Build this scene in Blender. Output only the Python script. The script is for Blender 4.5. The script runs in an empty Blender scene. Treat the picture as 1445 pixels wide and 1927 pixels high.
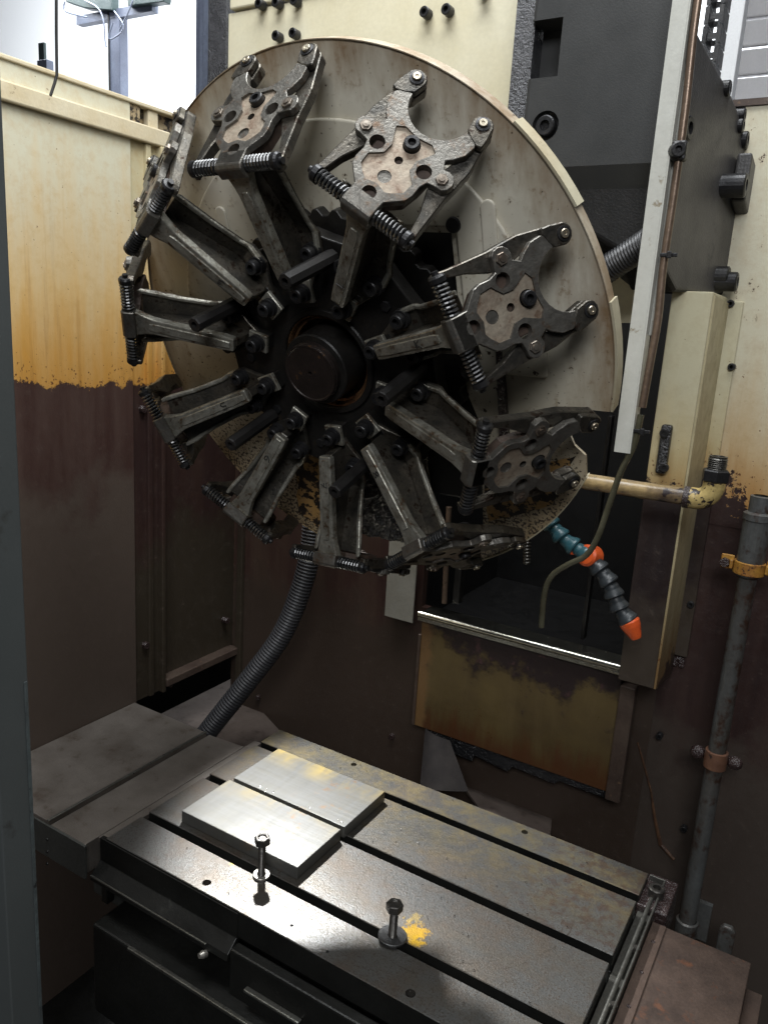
import bpy, bmesh, math, random
from mathutils import Vector, Matrix
from mathutils import noise as mnoise
random.seed(7)
R = math.radians
scene = bpy.context.scene
COL = scene.collection

# ------------------------------------------------------------ camera
CAM = Vector((0, 0, .85))
F_PX, W_PX, H_PX = 1486.25, 1445.0, 1927.0
yaw, pit, roll = R(30.58523699), R(-13.23765247), R(3.62863791)
fwd = Vector((-math.sin(yaw)*math.cos(pit), math.cos(yaw)*math.cos(pit), math.sin(pit)))
rgt = fwd.cross(Vector((0, 0, 1))).normalized(); upv = rgt.cross(fwd)
r2 = rgt*math.cos(roll) + upv*math.sin(roll)
u2 = -rgt*math.sin(roll) + upv*math.cos(roll)
cam = bpy.data.cameras.new('camera'); camo = bpy.data.objects.new('camera', cam); COL.objects.link(camo)
m = Matrix((r2, u2, -fwd)).transposed().to_4x4(); m.translation = CAM
camo.matrix_world = m
cam.sensor_fit = 'HORIZONTAL'; cam.sensor_width = 36; cam.lens = 36*F_PX/W_PX
cam.clip_start = .02; cam.clip_end = 100
scene.camera = camo
# ------------------------------------------------------------ light
scene.view_settings.view_transform = 'Standard'; scene.view_settings.look = 'None'
scene.view_settings.exposure = 0.0; scene.view_settings.gamma = 1
world = bpy.data.worlds.new('World'); scene.world = world; world.use_nodes = True
world.node_tree.nodes['Background'].inputs[0].default_value = (.75, .85, 1, 1)
world.node_tree.nodes['Background'].inputs[1].default_value = .018
def area(name, loc, target, sx, sy, power, col=(1, 1, 1)):
    l = bpy.data.lights.new(name, 'AREA'); l.shape = 'RECTANGLE'; l.size = sx; l.size_y = sy
    l.energy = power; l.color = col
    o = bpy.data.objects.new(name, l); COL.objects.link(o); o.location = loc
    o.rotation_euler = (Vector(target)-Vector(loc)).to_track_quat('-Z', 'Y').to_euler(); return o
area('workshop_ceiling_light', (-.55, .80, 2.4), (-.8, 1.1, .8), 1.3, .9, 54, (.95, .98, 1))
area('front_fill_light', (.6, -1.5, 2.25), (-.7, 1.2, 1.0), 1.3, .8, 50, (.95, .97, 1))  # added fill from the open front, stands for no particular lamp
area('workshop_hall_light', (-3.6, 3.2, 3.8), (-4.0, 6, 1.6), 4, 2, 950, (.93, .97, 1))
sp = bpy.data.lights.new('machine_work_lamp', 'SPOT'); sp.energy = 150; sp.spot_size = R(39); sp.spot_blend = .55
sp.shadow_soft_size = .02; sp.color = (.98, .99, 1)
spo = bpy.data.objects.new('machine_work_lamp', sp); COL.objects.link(spo); spo.location = (-1.15, 1.40, 1.0)
spo.rotation_euler = (Vector((-.57, 1.02, 0))-spo.location).to_track_quat('-Z', 'Y').to_euler()

# ------------------------------------------------------------ helpers
def ray(u, v):
    return (r2*((u-W_PX/2)/F_PX) - u2*((v-H_PX/2)/F_PX) + fwd)
def at(u, v, ax, val):
    d = ray(u, v); k = 'xyz'.index(ax)
    return CAM + d*((val-CAM[k])/d[k])
def tag(o, label=None, cat=None, group=None, kind=None):
    if label: o['label'] = label
    if cat: o['category'] = cat
    if group: o['group'] = group
    if kind: o['kind'] = kind
    return o
class MB:
    def __init__(s): s.v = []; s.f = []; s.sm = []
    def add(s, vs, fs, smooth=False):
        b = len(s.v); s.v += [tuple(p) for p in vs]
        s.f += [tuple(i+b for i in f) for f in fs]; s.sm += [smooth]*len(fs); return s
    def box(s, a, b):
        x0, y0, z0 = [min(a[i], b[i]) for i in range(3)]; x1, y1, z1 = [max(a[i], b[i]) for i in range(3)]
        return s.add([(x0,y0,z0),(x1,y0,z0),(x1,y1,z0),(x0,y1,z0),(x0,y0,z1),(x1,y0,z1),(x1,y1,z1),(x0,y1,z1)],
              [(0,3,2,1),(4,5,6,7),(0,1,5,4),(1,2,6,5),(2,3,7,6),(3,0,4,7)])
    def prism(s, poly, d):
        """closed polygon of 3D points extruded by vector d"""
        n = len(poly); P = [Vector(p) for p in poly]; d = Vector(d)
        nn = Vector((0,0,0))
        for i in range(n): nn += P[i].cross(P[(i+1) % n])
        if nn.dot(d) > 0: P.reverse()
        vs = P + [p+d for p in P]
        fs = [tuple(range(n)), tuple(range(2*n-1, n-1, -1))] + [(i, i+n, (i+1) % n+n, (i+1) % n) for i in range(n)]
        return s.add(vs, fs)
    def tube(s, pts, rad, n=10, cap=True, closed=False):
        P = [Vector(p) for p in pts]; m = len(P); rr = rad if hasattr(rad, '__len__') else [rad]*m
        t0 = (P[1]-P[0]).normalized(); ref = t0.orthogonal().normalized(); vs = []
        for i in range(m):
            t = (P[min(i+1, m-1)]-P[max(i-1, 0)]).normalized()
            ref = (ref - t*ref.dot(t)).normalized(); b = t.cross(ref)
            for k in range(n):
                a = 2*math.pi*k/n; vs.append(P[i]+(ref*math.cos(a)+b*math.sin(a))*rr[i])
        fs = [(i*n+k, i*n+(k+1) % n, (i+1)*n+(k+1) % n, (i+1)*n+k) for i in range(m-1) for k in range(n)]
        s.add(vs, fs, n > 6)
        if cap:
            s.add(vs[:n], [tuple(range(n-1, -1, -1))]); s.add(vs[-n:], [tuple(range(n))])
        return s
    def lathe(s, prof, o, ax, n=32, smooth=True, ref=None):
        """prof list of (radius, along)"""
        o = Vector(o); ax = Vector(ax).normalized(); u = Vector(ref).normalized() if ref else ax.orthogonal().normalized(); w = ax.cross(u)
        for j in range(len(prof)-1):
            (ra, ha), (rb, hb) = prof[j], prof[j+1]; vs = []
            for (rr, hh) in ((ra, ha), (rb, hb)):
                for k in range(n):
                    a = 2*math.pi*k/n; vs.append(o+ax*hh+(u*math.cos(a)+w*math.sin(a))*rr)
            if rb < 1e-6: s.add(vs[:n]+[o+ax*hb], [(k, (k+1) % n, n) for k in range(n)], smooth)
            elif ra < 1e-6: s.add(vs[n:]+[o+ax*ha], [((k+1) % n, k, n) for k in range(n)], smooth)
            else: s.add(vs, [(k, (k+1) % n, n+(k+1) % n, n+k) for k in range(n)], smooth)
        return s
    def build(s, name, mat, parent=None, bevel=0, seg=2, ang=35):
        me = bpy.data.meshes.new(name); me.from_pydata(s.v, [], s.f); me.update()
        for p, sm in zip(me.polygons, s.sm): p.use_smooth = sm
        me.materials.append(mat)
        o = bpy.data.objects.new(name, me); COL.objects.link(o)
        if parent: o.parent = parent
        if bevel:
            bm = bmesh.new(); bm.from_mesh(me); bmesh.ops.remove_doubles(bm, verts=bm.verts, dist=1e-6)
            bmesh.ops.recalc_face_normals(bm, faces=bm.faces)
            ed = [e for e in bm.edges if len(e.link_faces) == 2 and e.calc_face_angle(0) > R(ang)]
            bmesh.ops.bevel(bm, geom=ed, offset=bevel, segments=seg, profile=.5, affect='EDGES', clamp_overlap=True)
            bm.to_mesh(me); bm.free()
        return o
def empty(name, loc=(0,0,0)):
    o = bpy.data.objects.new(name, None); COL.objects.link(o); o.location = loc; o.empty_display_size = .02; return o
def carve(o, cutter_mb):
    bpy.context.view_layer.update()
    c = cutter_mb.build('cutter', o.data.materials[0])
    c.matrix_world = o.matrix_world
    md = o.modifiers.new('b', 'BOOLEAN'); md.object = c; md.operation = 'DIFFERENCE'; md.solver = 'EXACT'; md.use_self = True
    bpy.context.view_layer.update()
    dg = bpy.context.evaluated_depsgraph_get()
    me = bpy.data.meshes.new_from_object(o.evaluated_get(dg))
    o.modifiers.clear(); o.data = me
    bpy.data.objects.remove(c); return o
def circ(c, u, w, r, n=20):
    c = Vector(c); return [c+Vector(u)*r*math.cos(2*math.pi*k/n)+Vector(w)*r*math.sin(2*math.pi*k/n) for k in range(n)]

# ------------------------------------------------------------ materials
def mk(name):
    m = bpy.data.materials.new(name); m.use_nodes = True; nt = m.node_tree
    return m, nt, nt.nodes['Principled BSDF']
def N(nt, t, **kw):
    n = nt.nodes.new(t)
    for k, v in kw.items():
        if k.startswith('_'): setattr(n, k[1:], v)
        else: n.inputs[k.replace('__', ' ')].default_value = v
    return n
def noise(nt, vec, sc, det=5, rough=.55, stretch=None):
    if stretch:
        mp = nt.nodes.new('ShaderNodeMapping'); mp.inputs['Scale'].default_value = stretch
        nt.links.new(vec, mp.inputs[0]); vec = mp.outputs[0]
    n = nt.nodes.new('ShaderNodeTexNoise'); n.inputs['Scale'].default_value = sc
    n.inputs['Detail'].default_value = det; n.inputs['Roughness'].default_value = rough
    nt.links.new(vec, n.inputs['Vector']); return n.outputs['Fac']
def ramp(nt, fac, a, b, v0=0., v1=1.):
    n = nt.nodes.new('ShaderNodeMapRange'); n.inputs['From Min'].default_value = a; n.inputs['From Max'].default_value = b
    n.inputs['To Min'].default_value = v0; n.inputs['To Max'].default_value = v1
    nt.links.new(fac, n.inputs['Value']); return n.outputs['Result']
def mix(nt, fac, a, b):
    n = nt.nodes.new('ShaderNodeMix'); n.data_type = 'RGBA'
    if isinstance(fac, float): n.inputs[0].default_value = fac
    else: nt.links.new(fac, n.inputs[0])
    for i, c in ((6, a), (7, b)):
        if isinstance(c, tuple): n.inputs[i].default_value = (*c, 1) if len(c) == 3 else c
        else: nt.links.new(c, n.inputs[i])
    return n.outputs[2]
def math_(nt, op, a, b=0.):
    n = nt.nodes.new('ShaderNodeMath'); n.operation = op
    for i, x in enumerate((a, b)):
        if isinstance(x, (int, float)): n.inputs[i].default_value = x
        else: nt.links.new(x, n.inputs[i])
    return n.outputs[0]
def coords(nt, rnd=True):
    tc = nt.nodes.new('ShaderNodeTexCoord'); v = tc.outputs['Object']
    if rnd:
        oi = nt.nodes.new('ShaderNodeObjectInfo')
        mu = nt.nodes.new('ShaderNodeMath'); mu.operation = 'MULTIPLY'; mu.inputs[1].default_value = 17.
        nt.links.new(oi.outputs['Random'], mu.inputs[0])
        va = nt.nodes.new('ShaderNodeVectorMath'); va.operation = 'ADD'
        nt.links.new(v, va.inputs[0]); nt.links.new(mu.outputs[0], va.inputs[1]); v = va.outputs[0]
    return v
def bump(nt, bs, h, strength, dist=.002):
    b = nt.nodes.new('ShaderNodeBump'); b.inputs['Strength'].default_value = strength; b.inputs['Distance'].default_value = dist
    nt.links.new(h, b.inputs['Height']); nt.links.new(b.outputs[0], bs.inputs['Normal'])
def grime(name, c1, c2, c3=None, sc=14., thr=.58, rough=(.4, .65), metal=0., bmp=.25, fine=160., streak=False, spec=.5, sharp=.04, wet=None, fsc=None):
    """two tones mixed by broad noise, a third (rust / dirt / bare) in patches, fine grain bump"""
    m, nt, bs = mk(name); v = coords(nt)
    n1 = noise(nt, v, sc, 6, .6, (1, 1, .25) if streak else None)
    n2 = noise(nt, v, sc*3.1, 6, .65)
    n3 = noise(nt, v, fine, 3, .6)
    col = mix(nt, ramp(nt, n1, .35, .65), c1, c2)
    if c3:
        k = ramp(nt, math_(nt, 'ADD', math_(nt, 'MULTIPLY', n2, .6), math_(nt, 'MULTIPLY', n1, .4)), thr, thr+sharp)
        col = mix(nt, k, col, c3)
    n4 = ramp(nt, n3, .3, .7, *((.82, 1.1) if metal > .15 or bmp > .25 else (.955, 1.03)))
    mul = nt.nodes.new('ShaderNodeMix'); mul.data_type = 'RGBA'; mul.blend_type = 'MULTIPLY'; mul.inputs[0].default_value = 1
    nt.links.new(col, mul.inputs[6]); nt.links.new(n4, mul.inputs[7])
    nt.links.new(mul.outputs[2], bs.inputs['Base Color'])
    nt.links.new(ramp(nt, n2, .3, .7, rough[0], rough[1]), bs.inputs['Roughness'])
    bs.inputs['Metallic'].default_value = metal; bs.inputs['Specular IOR Level'].default_value = spec
    bump(nt, bs, math_(nt, 'ADD', n3, math_(nt, 'MULTIPLY', n2, 1.5 if bmp > .55 else .5)), bmp)
    return m
def peel(name, top, yellow, brown, brown2, zline, amp=.02, zfade=.3, gray=(.045,.04,.04), zgray=.5, specks=.66, gloss=.4, hole=.70):
    """painted sheet metal: clean paint above, yellowed towards the ragged tide line, rusty brown varnish below"""
    m, nt, bs = mk(name); g = nt.nodes.new('ShaderNodeNewGeometry'); pos = g.outputs['Position']
    sx = nt.nodes.new('ShaderNodeSeparateXYZ'); nt.links.new(pos, sx.inputs[0]); z = sx.outputs['Z']
    e1 = noise(nt, pos, 9, 8, .62); e2 = noise(nt, pos, 45, 6, .7); st = noise(nt, pos, 22, 6, .6, (1, 1, .12)); fn = noise(nt, pos, 260, 3, .6)
    zz = math_(nt, 'ADD', z, math_(nt, 'MULTIPLY', math_(nt, 'SUBTRACT', e1, .5), amp*6))
    zz = math_(nt, 'ADD', zz, math_(nt, 'MULTIPLY', math_(nt, 'SUBTRACT', e2, .5), amp*5))
    yf = ramp(nt, math_(nt, 'ADD', z, math_(nt, 'MULTIPLY', math_(nt, 'SUBTRACT', st, .5), zfade*1.1)), zline-.02, zline+zfade, 1, 0)
    paint = mix(nt, yf, top, yellow)
    of = ramp(nt, math_(nt, 'ADD', z, math_(nt, 'MULTIPLY', math_(nt, 'SUBTRACT', st, .5), .22)), zline-.01, zline+zfade*.38, .75, 0)
    paint = mix(nt, of, paint, (yellow[0]*.72, yellow[1]*.56, yellow[2]*.45))
    paint = mix(nt, ramp(nt, e2, .45, .75, 0, .35), paint, tuple(c*.72 for c in yellow))
    sp = math_(nt, 'MULTIPLY', ramp(nt, e2, hole, hole+.02), ramp(nt, e1, .52, .56))
    paint = mix(nt, sp, paint, (.05, .025, .015))
    e3 = noise(nt, pos, 130, 4, .65)
    dk = math_(nt, 'ADD', e3, ramp(nt, math_(nt, 'ADD', z, math_(nt, 'MULTIPLY', math_(nt, 'SUBTRACT', e1, .5), .2)), zline, zline+.08, .095, -.02))
    paint = mix(nt, ramp(nt, dk, .665, .69), paint, (.13, .055, .02))
    paint = mix(nt, math_(nt, 'MULTIPLY', ramp(nt, noise(nt, pos, 40, 5, .7, (1, 1, .05)), .56, .66, 0, .4), yf), paint, (.30, .15, .04))
    low = mix(nt, ramp(nt, st, .35, .65), brown, brown2)
    low = mix(nt, ramp(nt, math_(nt, 'ADD', z, math_(nt, 'MULTIPLY', math_(nt, 'SUBTRACT', e1, .5), .35)), zgray-.02, zgray+.06, 1, 0), low, gray)
    low = mix(nt, ramp(nt, math_(nt, 'ADD', math_(nt, 'MULTIPLY', e2, .5), math_(nt, 'MULTIPLY', e3, .5)), .57, .66, 0, .35), low, (.11, .08, .06))
    k = ramp(nt, zz, zline-.0015, zline+.0015)
    col = mix(nt, k, low, paint)
    nt.links.new(col, bs.inputs['Base Color'])
    nt.links.new(ramp(nt, e2, .3, .7, gloss-.08, gloss+.15), bs.inputs['Roughness'])
    h = math_(nt, 'ADD', math_(nt, 'MULTIPLY', k, .8), math_(nt, 'ADD', math_(nt, 'MULTIPLY', fn, .25), math_(nt, 'MULTIPLY', e2, .6)))
    bump(nt, bs, h, .35, .002)
    return m
CREAM = (.58, .55, .42); YEL = (.52, .30, .07)
M = {}
M['wall'] = peel('peeling_cream_wall_paint', CREAM, (.62, .36, .085), (.045, .022, .018), (.07, .042, .034), .712, .014, .42, (.078, .058, .046), .48)
M['wall_in'] = peel('peeling_cream_inner_paint', (.5, .44, .28), (.55, .3, .06), (.026, .013, .012), (.04, .022, .017), .70, .01, .3, (.035, .027, .018), .35)
M['backwall'] = peel('brown_back_wall', CREAM, YEL, (.040, .019, .016), (.062, .038, .027), 1.6, .01, .3, (.045, .031, .023), .2)
M['rwall'] = peel('peeling_cream_right_wall', (.60, .56, .42), (.50, .30, .10), (.024, .012, .011), (.044, .024, .020), .59, .05, .25, (.055, .042, .034), .12, hole=.62)
M['pillar'] = peel('pillar_paint', (.56, .52, .36), (.5, .38, .17), (.016, .010, .010), (.028, .018, .015), .635, .022, .16, (.05, .038, .028), .38)
M['pillar_side'] = grime('cream_pillar_side_paint', (.46, .40, .245), (.38, .32, .18), (.12, .06, .03), 9, .60, (.35, .5), 0, .1, streak=True)
M['pillar_side'] = peel('beige_pillar_side', (.46, .40, .245), (.24, .17, .08), (.03, .018, .013), (.05, .032, .022), .30, .02, .28, (.05, .04, .03), .1)
M['cream'] = grime('cream_machine_paint', (.60, .56, .42), (.54, .49, .34), (.28, .20, .10), 7, .66, (.35, .5), 0, .08)
M['bar'] = grime('chipped_cream_bar_paint', (.62, .55, .40), (.55, .46, .30), (.12, .06, .03), 18, .62, (.35, .5), 0, .2)
M['strap'] = grime('rust_speckled_cream_strap', (.45, .36, .22), (.22, .15, .08), (.02, .015, .012), 22, .49, (.35, .5), 0, .3)
M['disc'] = grime('dirty_cream_cover_paint', (.40, .375, .31), (.33, .30, .235), (.16, .10, .05), 8, .60, (.3, .5), 0, .12, sharp=.10)
def disc_mat():
    m, nt, bs = mk('stained_cream_cover_paint'); v = coords(nt, False)
    a = noise(nt, v, 6, 6, .6); st = noise(nt, v, 22, 7, .65, (1, .30, 1)); c = noise(nt, v, 95, 4, .6); d = noise(nt, v, 210, 3, .6)
    sx = nt.nodes.new('ShaderNodeSeparateXYZ'); nt.links.new(v, sx.inputs[0])
    ln = nt.nodes.new('ShaderNodeVectorMath'); ln.operation = 'LENGTH'; nt.links.new(v, ln.inputs[0])
    col = mix(nt, ramp(nt, a, .35, .65), (.62, .585, .49), (.52, .485, .385))
    col = mix(nt, ramp(nt, math_(nt, 'ADD', math_(nt, 'MULTIPLY', st, .5), math_(nt, 'MULTIPLY', c, .5)), .54, .62, 0, .55), col, (.22, .15, .08))
    rimk = math_(nt, 'ADD', ln.outputs['Value'], math_(nt, 'MULTIPLY', math_(nt, 'SUBTRACT', st, .5), .20))
    col = mix(nt, ramp(nt, rimk, .325, .40, 0, .85), col, (.20, .12, .055))
    low = math_(nt, 'ADD', sx.outputs['Y'], math_(nt, 'MULTIPLY', math_(nt, 'SUBTRACT', a, .5), .3))
    col = mix(nt, ramp(nt, low, .05, -.25, 0, .5), col, (.40, .30, .15))
    spk = math_(nt, 'ADD', c, math_(nt, 'MULTIPLY', math_(nt, 'SUBTRACT', a, .5), .25))
    col = mix(nt, ramp(nt, spk, .685, .70), col, (.05, .035, .022))
    lowsp = math_(nt, 'ADD', d, ramp(nt, low, .0, -.25, -.06, .14))
    col = mix(nt, ramp(nt, lowsp, .64, .67), col, (.045, .03, .02))
    nt.links.new(col, bs.inputs['Base Color']); nt.links.new(ramp(nt, st, .3, .7, .3, .5), bs.inputs['Roughness'])
    bump(nt, bs, c, .12); return m
M['disc'] = disc_mat()
M['disc_rim'] = grime('cream_rim_paint', (.50, .46, .33), (.42, .36, .24), (.12, .07, .03), 12, .62, (.35, .5), 0, .1)
M['disc_peel'] = grime('orange_peeling_paint', (.42, .24, .07), (.34, .22, .10), (.015, .010, .008), 26, .50, (.4, .6), 0, .4, sharp=.01)
M['cast'] = grime('oily_dark_steel_casting', (.055, .052, .046), (.13, .115, .092), (.035, .022, .015), 30, .55, (.22, .5), .7, .3, 260)
M['cast_pale'] = grime('worn_pale_cast_rib', (.38, .37, .32), (.19, .175, .14), (.10, .062, .035), 38, .535, (.24, .52), .6, .4, 240, sharp=.08)
M['gplate'] = grime('gray_gripper_plate', (.185, .175, .155), (.12, .11, .095), (.11, .072, .046), 36, .535, (.28, .5), .65, .3, 260, sharp=.1)
M['pocket'] = grime('stained_pocket_face', (.36, .31, .24), (.24, .18, .13), (.13, .07, .04), 34, .54, (.45, .6), .35, .3, 200, sharp=.1)
M['black'] = grime('black_oxide_steel', (.022, .022, .024), (.035, .034, .034), None, 30, .6, (.3, .5), .5, .2, 300)
M['rodblk'] = grime('dull_black_rod', (.015, .014, .0135), (.024, .022, .021), None, 20, .6, (.45, .6), .3, .15, 300)
M['hub'] = grime('oily_black_hub', (.013, .0125, .0115), (.022, .020, .018), (.035, .028, .02), 18, .6, (.28, .5), .3, .25, 200)
M['cap'] = grime('rusty_brown_hub_cap', (.022, .017, .015), (.034, .025, .022), (.12, .06, .025), 26, .585, (.3, .45), .4, .2, 240, sharp=.03)
M['brass'] = grime('rusty_copper_bore', (.40, .22, .11), (.16, .08, .04), (.02, .015, .012), 30, .56, (.22, .4), .8, .3)
M['spring'] = grime('oily_spring_steel', (.20, .20, .20), (.11, .11, .11), None, 60, .6, (.3, .42), .95, .1)
M['pin'] = grime('worn_bright_pin', (.62, .56, .44), (.45, .38, .28), None, 60, .6, (.3, .4), .9, .1)
M['nut'] = grime('worn_nut', (.28, .25, .21), (.18, .14, .11), None, 60, .6, (.3, .45), .8, .1)
M['ink'] = grime('black_marker_ink', (.008, .008, .008), (.012, .012, .012), None, 60, .6, (.5, .6), 0, 0)
M['head'] = grime('dark_gray_head_paint', (.028, .029, .029), (.036, .036, .035), (.03, .03, .03), 5, .64, (.38, .5), 0, .12, 500, spec=.4, sharp=.1)
M['headside'] = grime('brushed_dark_head_side', (.05, .048, .047), (.085, .08, .078), (.032, .03, .03), 8, .6, (.35, .5), 0, .3, 300, streak=True, sharp=.1)
M['tar'] = grime('wet_black_oil_crust', (.010, .010, .011), (.02, .02, .022), None, 40, .6, (.1, .25), 0, 1.0, 320, spec=.9)
M['head_under'] = grime('black_head_underside', (.008, .008, .008), (.014, .013, .013), None, 30, .6, (.4, .6), 0, .3, 300, spec=.35)  # near-black for the lower and downward faces of the head
M['tarstrip'] = grime('glittering_oily_strip', (.02, .02, .024), (.05, .05, .055), None, 60, .6, (.12, .25), .2, 1.0, 380, spec=.9)
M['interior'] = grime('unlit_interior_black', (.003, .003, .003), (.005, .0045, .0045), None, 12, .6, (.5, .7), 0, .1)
M['rail'] = grime('off_white_rail_paint', (.50, .50, .455), (.46, .455, .41), (.24, .20, .14), 16, .60, (.3, .45), 0, .1)
M['railside'] = M['rail']
M['tubebrass'] = grime('brown_oil_pipe', (.20, .14, .10), (.13, .09, .065), (.28, .2, .14), 14, .62, (.25, .4), .5, .1)
M['hose'] = grime('black_corrugated_hose', (.022, .022, .024), (.035, .034, .034), None, 20, .6, (.35, .5), 0, .15, 260)
M['grayhose'] = grime('dusty_gray_hose', (.024, .024, .027), (.038, .038, .041), None, 20, .6, (.4, .55), 0, .15, 260)
M['oilhose'] = grime('oily_olive_hose', (.09, .085, .055), (.055, .05, .03), None, 30, .6, (.18, .3), 0, .1, spec=.8)
M['teal'] = grime('teal_plastic_segment', (.03, .10, .12), (.022, .07, .085), (.02, .03, .03), 26, .6, (.3, .4), 0, .1)
M['slate'] = grime('dark_slate_plastic_segment', (.030, .036, .040), (.024, .028, .031), (.05, .055, .055), 26, .6, (.35, .45), 0, .1)
M['seam'] = grime('dark_rust_seam', (.05, .025, .015), (.12, .06, .03), None, 60, .6, (.4, .6), 0, .5)
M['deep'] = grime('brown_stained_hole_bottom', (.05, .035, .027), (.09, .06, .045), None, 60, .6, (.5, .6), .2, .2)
M['rubber'] = grime('matte_black_rubber', (.012, .011, .011), (.02, .018, .017), None, 12, .6, (.85, .95), 0, .2, spec=.0)
M['orange'] = grime('orange_plastic', (.75, .12, .025), (.62, .085, .02), (.12, .025, .012), 60, .60, (.3, .45), 0, .15)
M['gpipe'] = grime('oily_gray_pipe', (.105, .11, .108), (.065, .058, .05), (.045, .024, .016), 14, .51, (.3, .45), .2, .15, streak=True, sharp=.08)
M['yclamp'] = grime('rusty_yellow_clamp', (.42, .22, .035), (.28, .12, .03), (.05, .025, .015), 60, .57, (.4, .5), 0, .3)
M['rclamp'] = grime('rust_brown_clamp', (.20, .10, .06), (.14, .07, .045), (.03, .02, .018), 40, .6, (.3, .5), .2, .3)
M['crust'] = grime('brown_oil_crust', (.03, .018, .018), (.045, .028, .026), (.06, .048, .044), 50, .62, (.15, .35), 0, 1.0, 200, spec=.8)
M['ypipe'] = grime('yellow_peeled_pipe', (.42, .30, .14), (.06, .04, .035), (.03, .02, .02), 22, .56, (.25, .4), 0, .3, sharp=.02)
M['yelbow'] = grime('yellow_peeled_elbow', (.52, .40, .16), (.46, .33, .12), (.025, .018, .018), 34, .515, (.3, .4), 0, .4, sharp=.01)
M['apron'] = grime('olive_oil_stained_apron', (.10, .075, .028), (.065, .045, .02), (.03, .014, .01), 6, .545, (.28, .45), .1, .15, streak=True, sharp=.12)
def apron_mat():
    m, nt, bs = mk('oil_stained_apron_sheet'); g = nt.nodes.new('ShaderNodeNewGeometry'); v = g.outputs['Position']
    a = noise(nt, v, 9, 7, .62); b = noise(nt, v, 30, 6, .65); st = noise(nt, v, 26, 6, .65, (1, 1, .13)); f = noise(nt, v, 130, 4, .6)
    sx = nt.nodes.new('ShaderNodeSeparateXYZ'); nt.links.new(v, sx.inputs[0]); z = sx.outputs['Z']
    col = mix(nt, ramp(nt, a, .3, .7), (.105, .074, .028), (.06, .040, .018))
    col = mix(nt, ramp(nt, st, .5, .7, 0, .5), col, (.12, .085, .038))
    zb_ = math_(nt, 'ADD', z, math_(nt, 'MULTIPLY', math_(nt, 'SUBTRACT', st, .5), .22))
    col = mix(nt, ramp(nt, zb_, .07, .02, 0, .85), col, (.075, .028, .012))
    zt_ = math_(nt, 'ADD', z, math_(nt, 'ADD', math_(nt, 'MULTIPLY', math_(nt, 'SUBTRACT', a, .5), .40), math_(nt, 'MULTIPLY', math_(nt, 'SUBTRACT', b, .5), .12)))
    k = ramp(nt, zt_, .165, .21)
    col = mix(nt, k, col, (.022, .014, .014))
    col = mix(nt, math_(nt, 'MULTIPLY', k, ramp(nt, b, .56, .62)), col, (.06, .03, .03))
    xk = math_(nt, 'ADD', sx.outputs['X'], math_(nt, 'MULTIPLY', math_(nt, 'SUBTRACT', b, .5), .05))
    col = mix(nt, ramp(nt, xk, -.685, -.70), col, (.15, .085, .035))
    nt.links.new(col, bs.inputs['Base Color']); nt.links.new(ramp(nt, b, .3, .7, .25, .45), bs.inputs['Roughness'])
    bump(nt, bs, math_(nt, 'ADD', math_(nt, 'MULTIPLY', math_(nt, 'MULTIPLY', k, b), 3.), math_(nt, 'MULTIPLY', f, .3)), .35, .002); return m
M['apron'] = apron_mat()
M['apron_top'] = grime('dark_oil_crust_band', (.016, .012, .012), (.03, .018, .016), (.05, .03, .025), 20, .6, (.2, .4), 0, .6)
M['flange'] = grime('rust_edge_flange', (.09, .065, .05), (.06, .04, .032), (.16, .10, .06), 20, .6, (.35, .5), .2, .2)
M['chrome'] = grime('polished_steel_lip', (.75, .74, .66), (.6, .58, .48), None, 12, .6, (.16, .28), 1., .08)
M['tag'] = grime('gray_cream_plate', (.27, .26, .225), (.22, .21, .175), (.24, .2, .15), 18, .62, (.4, .55), 0, .2)
M['wallpaint'] = grime('white_workshop_wall', (.86, .87, .88), (.83, .84, .86), None, .8, .6, (.7, .8), 0, .02)
M['bluegray'] = grime('blue_gray_steel', (.12, .14, .19), (.09, .10, .14), None, 6, .6, (.35, .5), .2, .1)
M['greendark'] = grime('dark_green_plastic', (.02, .035, .035), (.03, .045, .045), None, 20, .6, (.3, .4), 0, .1)
M['louver'] = grime('pale_gray_shutter', (.50, .49, .50), (.44, .43, .44), None, 2, .6, (.5, .6), 0, .05)
M['cover'] = grime('dull_steel_way_cover', (.20, .178, .157), (.13, .112, .096), (.085, .062, .046), 12, .56, (.34, .46), .35, .06, 500, sharp=.12)
M['cover_front'] = grime('greenish_gray_cover_front', (.085, .088, .082), (.065, .066, .06), None, 6, .6, (.35, .5), .4, .1)
M['rcover'] = grime('brown_stained_steel_cover', (.105, .072, .056), (.062, .044, .036), (.13, .06, .035), 16, .56, (.36, .5), .35, .1, 260, sharp=.08)
M['floorsheet'] = grime('dusty_gray_sheet', (.10, .078, .066), (.065, .048, .040), (.04, .028, .022), 16, .55, (.5, .65), .1, .2, sharp=.1)
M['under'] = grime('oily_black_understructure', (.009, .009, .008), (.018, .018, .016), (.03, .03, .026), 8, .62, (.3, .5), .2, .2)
M['edge'] = grime('worn_steel_edge_strip', (.20, .20, .18), (.14, .135, .12), (.05, .04, .03), 14, .6, (.25, .4), .8, .2)
M['post'] = grime('gray_green_door_paint', (.095, .104, .102), (.075, .083, .082), (.05, .05, .045), 3, .6, (.4, .5), 0, .06, 400)
M['postlip'] = grime('worn_post_edge', (.10, .12, .12), (.07, .08, .08), (.03, .03, .03), 30, .58, (.4, .5), 0, .3)
M['bolt'] = grime('oily_steel_bolt', (.10, .095, .085), (.065, .06, .055), (.14, .12, .10), 50, .6, (.3, .42), .7, .2, 300)
M['washer'] = grime('worn_washer', (.42, .40, .36), (.28, .26, .22), None, 50, .6, (.3, .45), .7, .2)
M['washer_dark'] = grime('dark_washer', (.10, .10, .10), (.07, .07, .07), None, 50, .6, (.3, .42), .7, .2)
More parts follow.
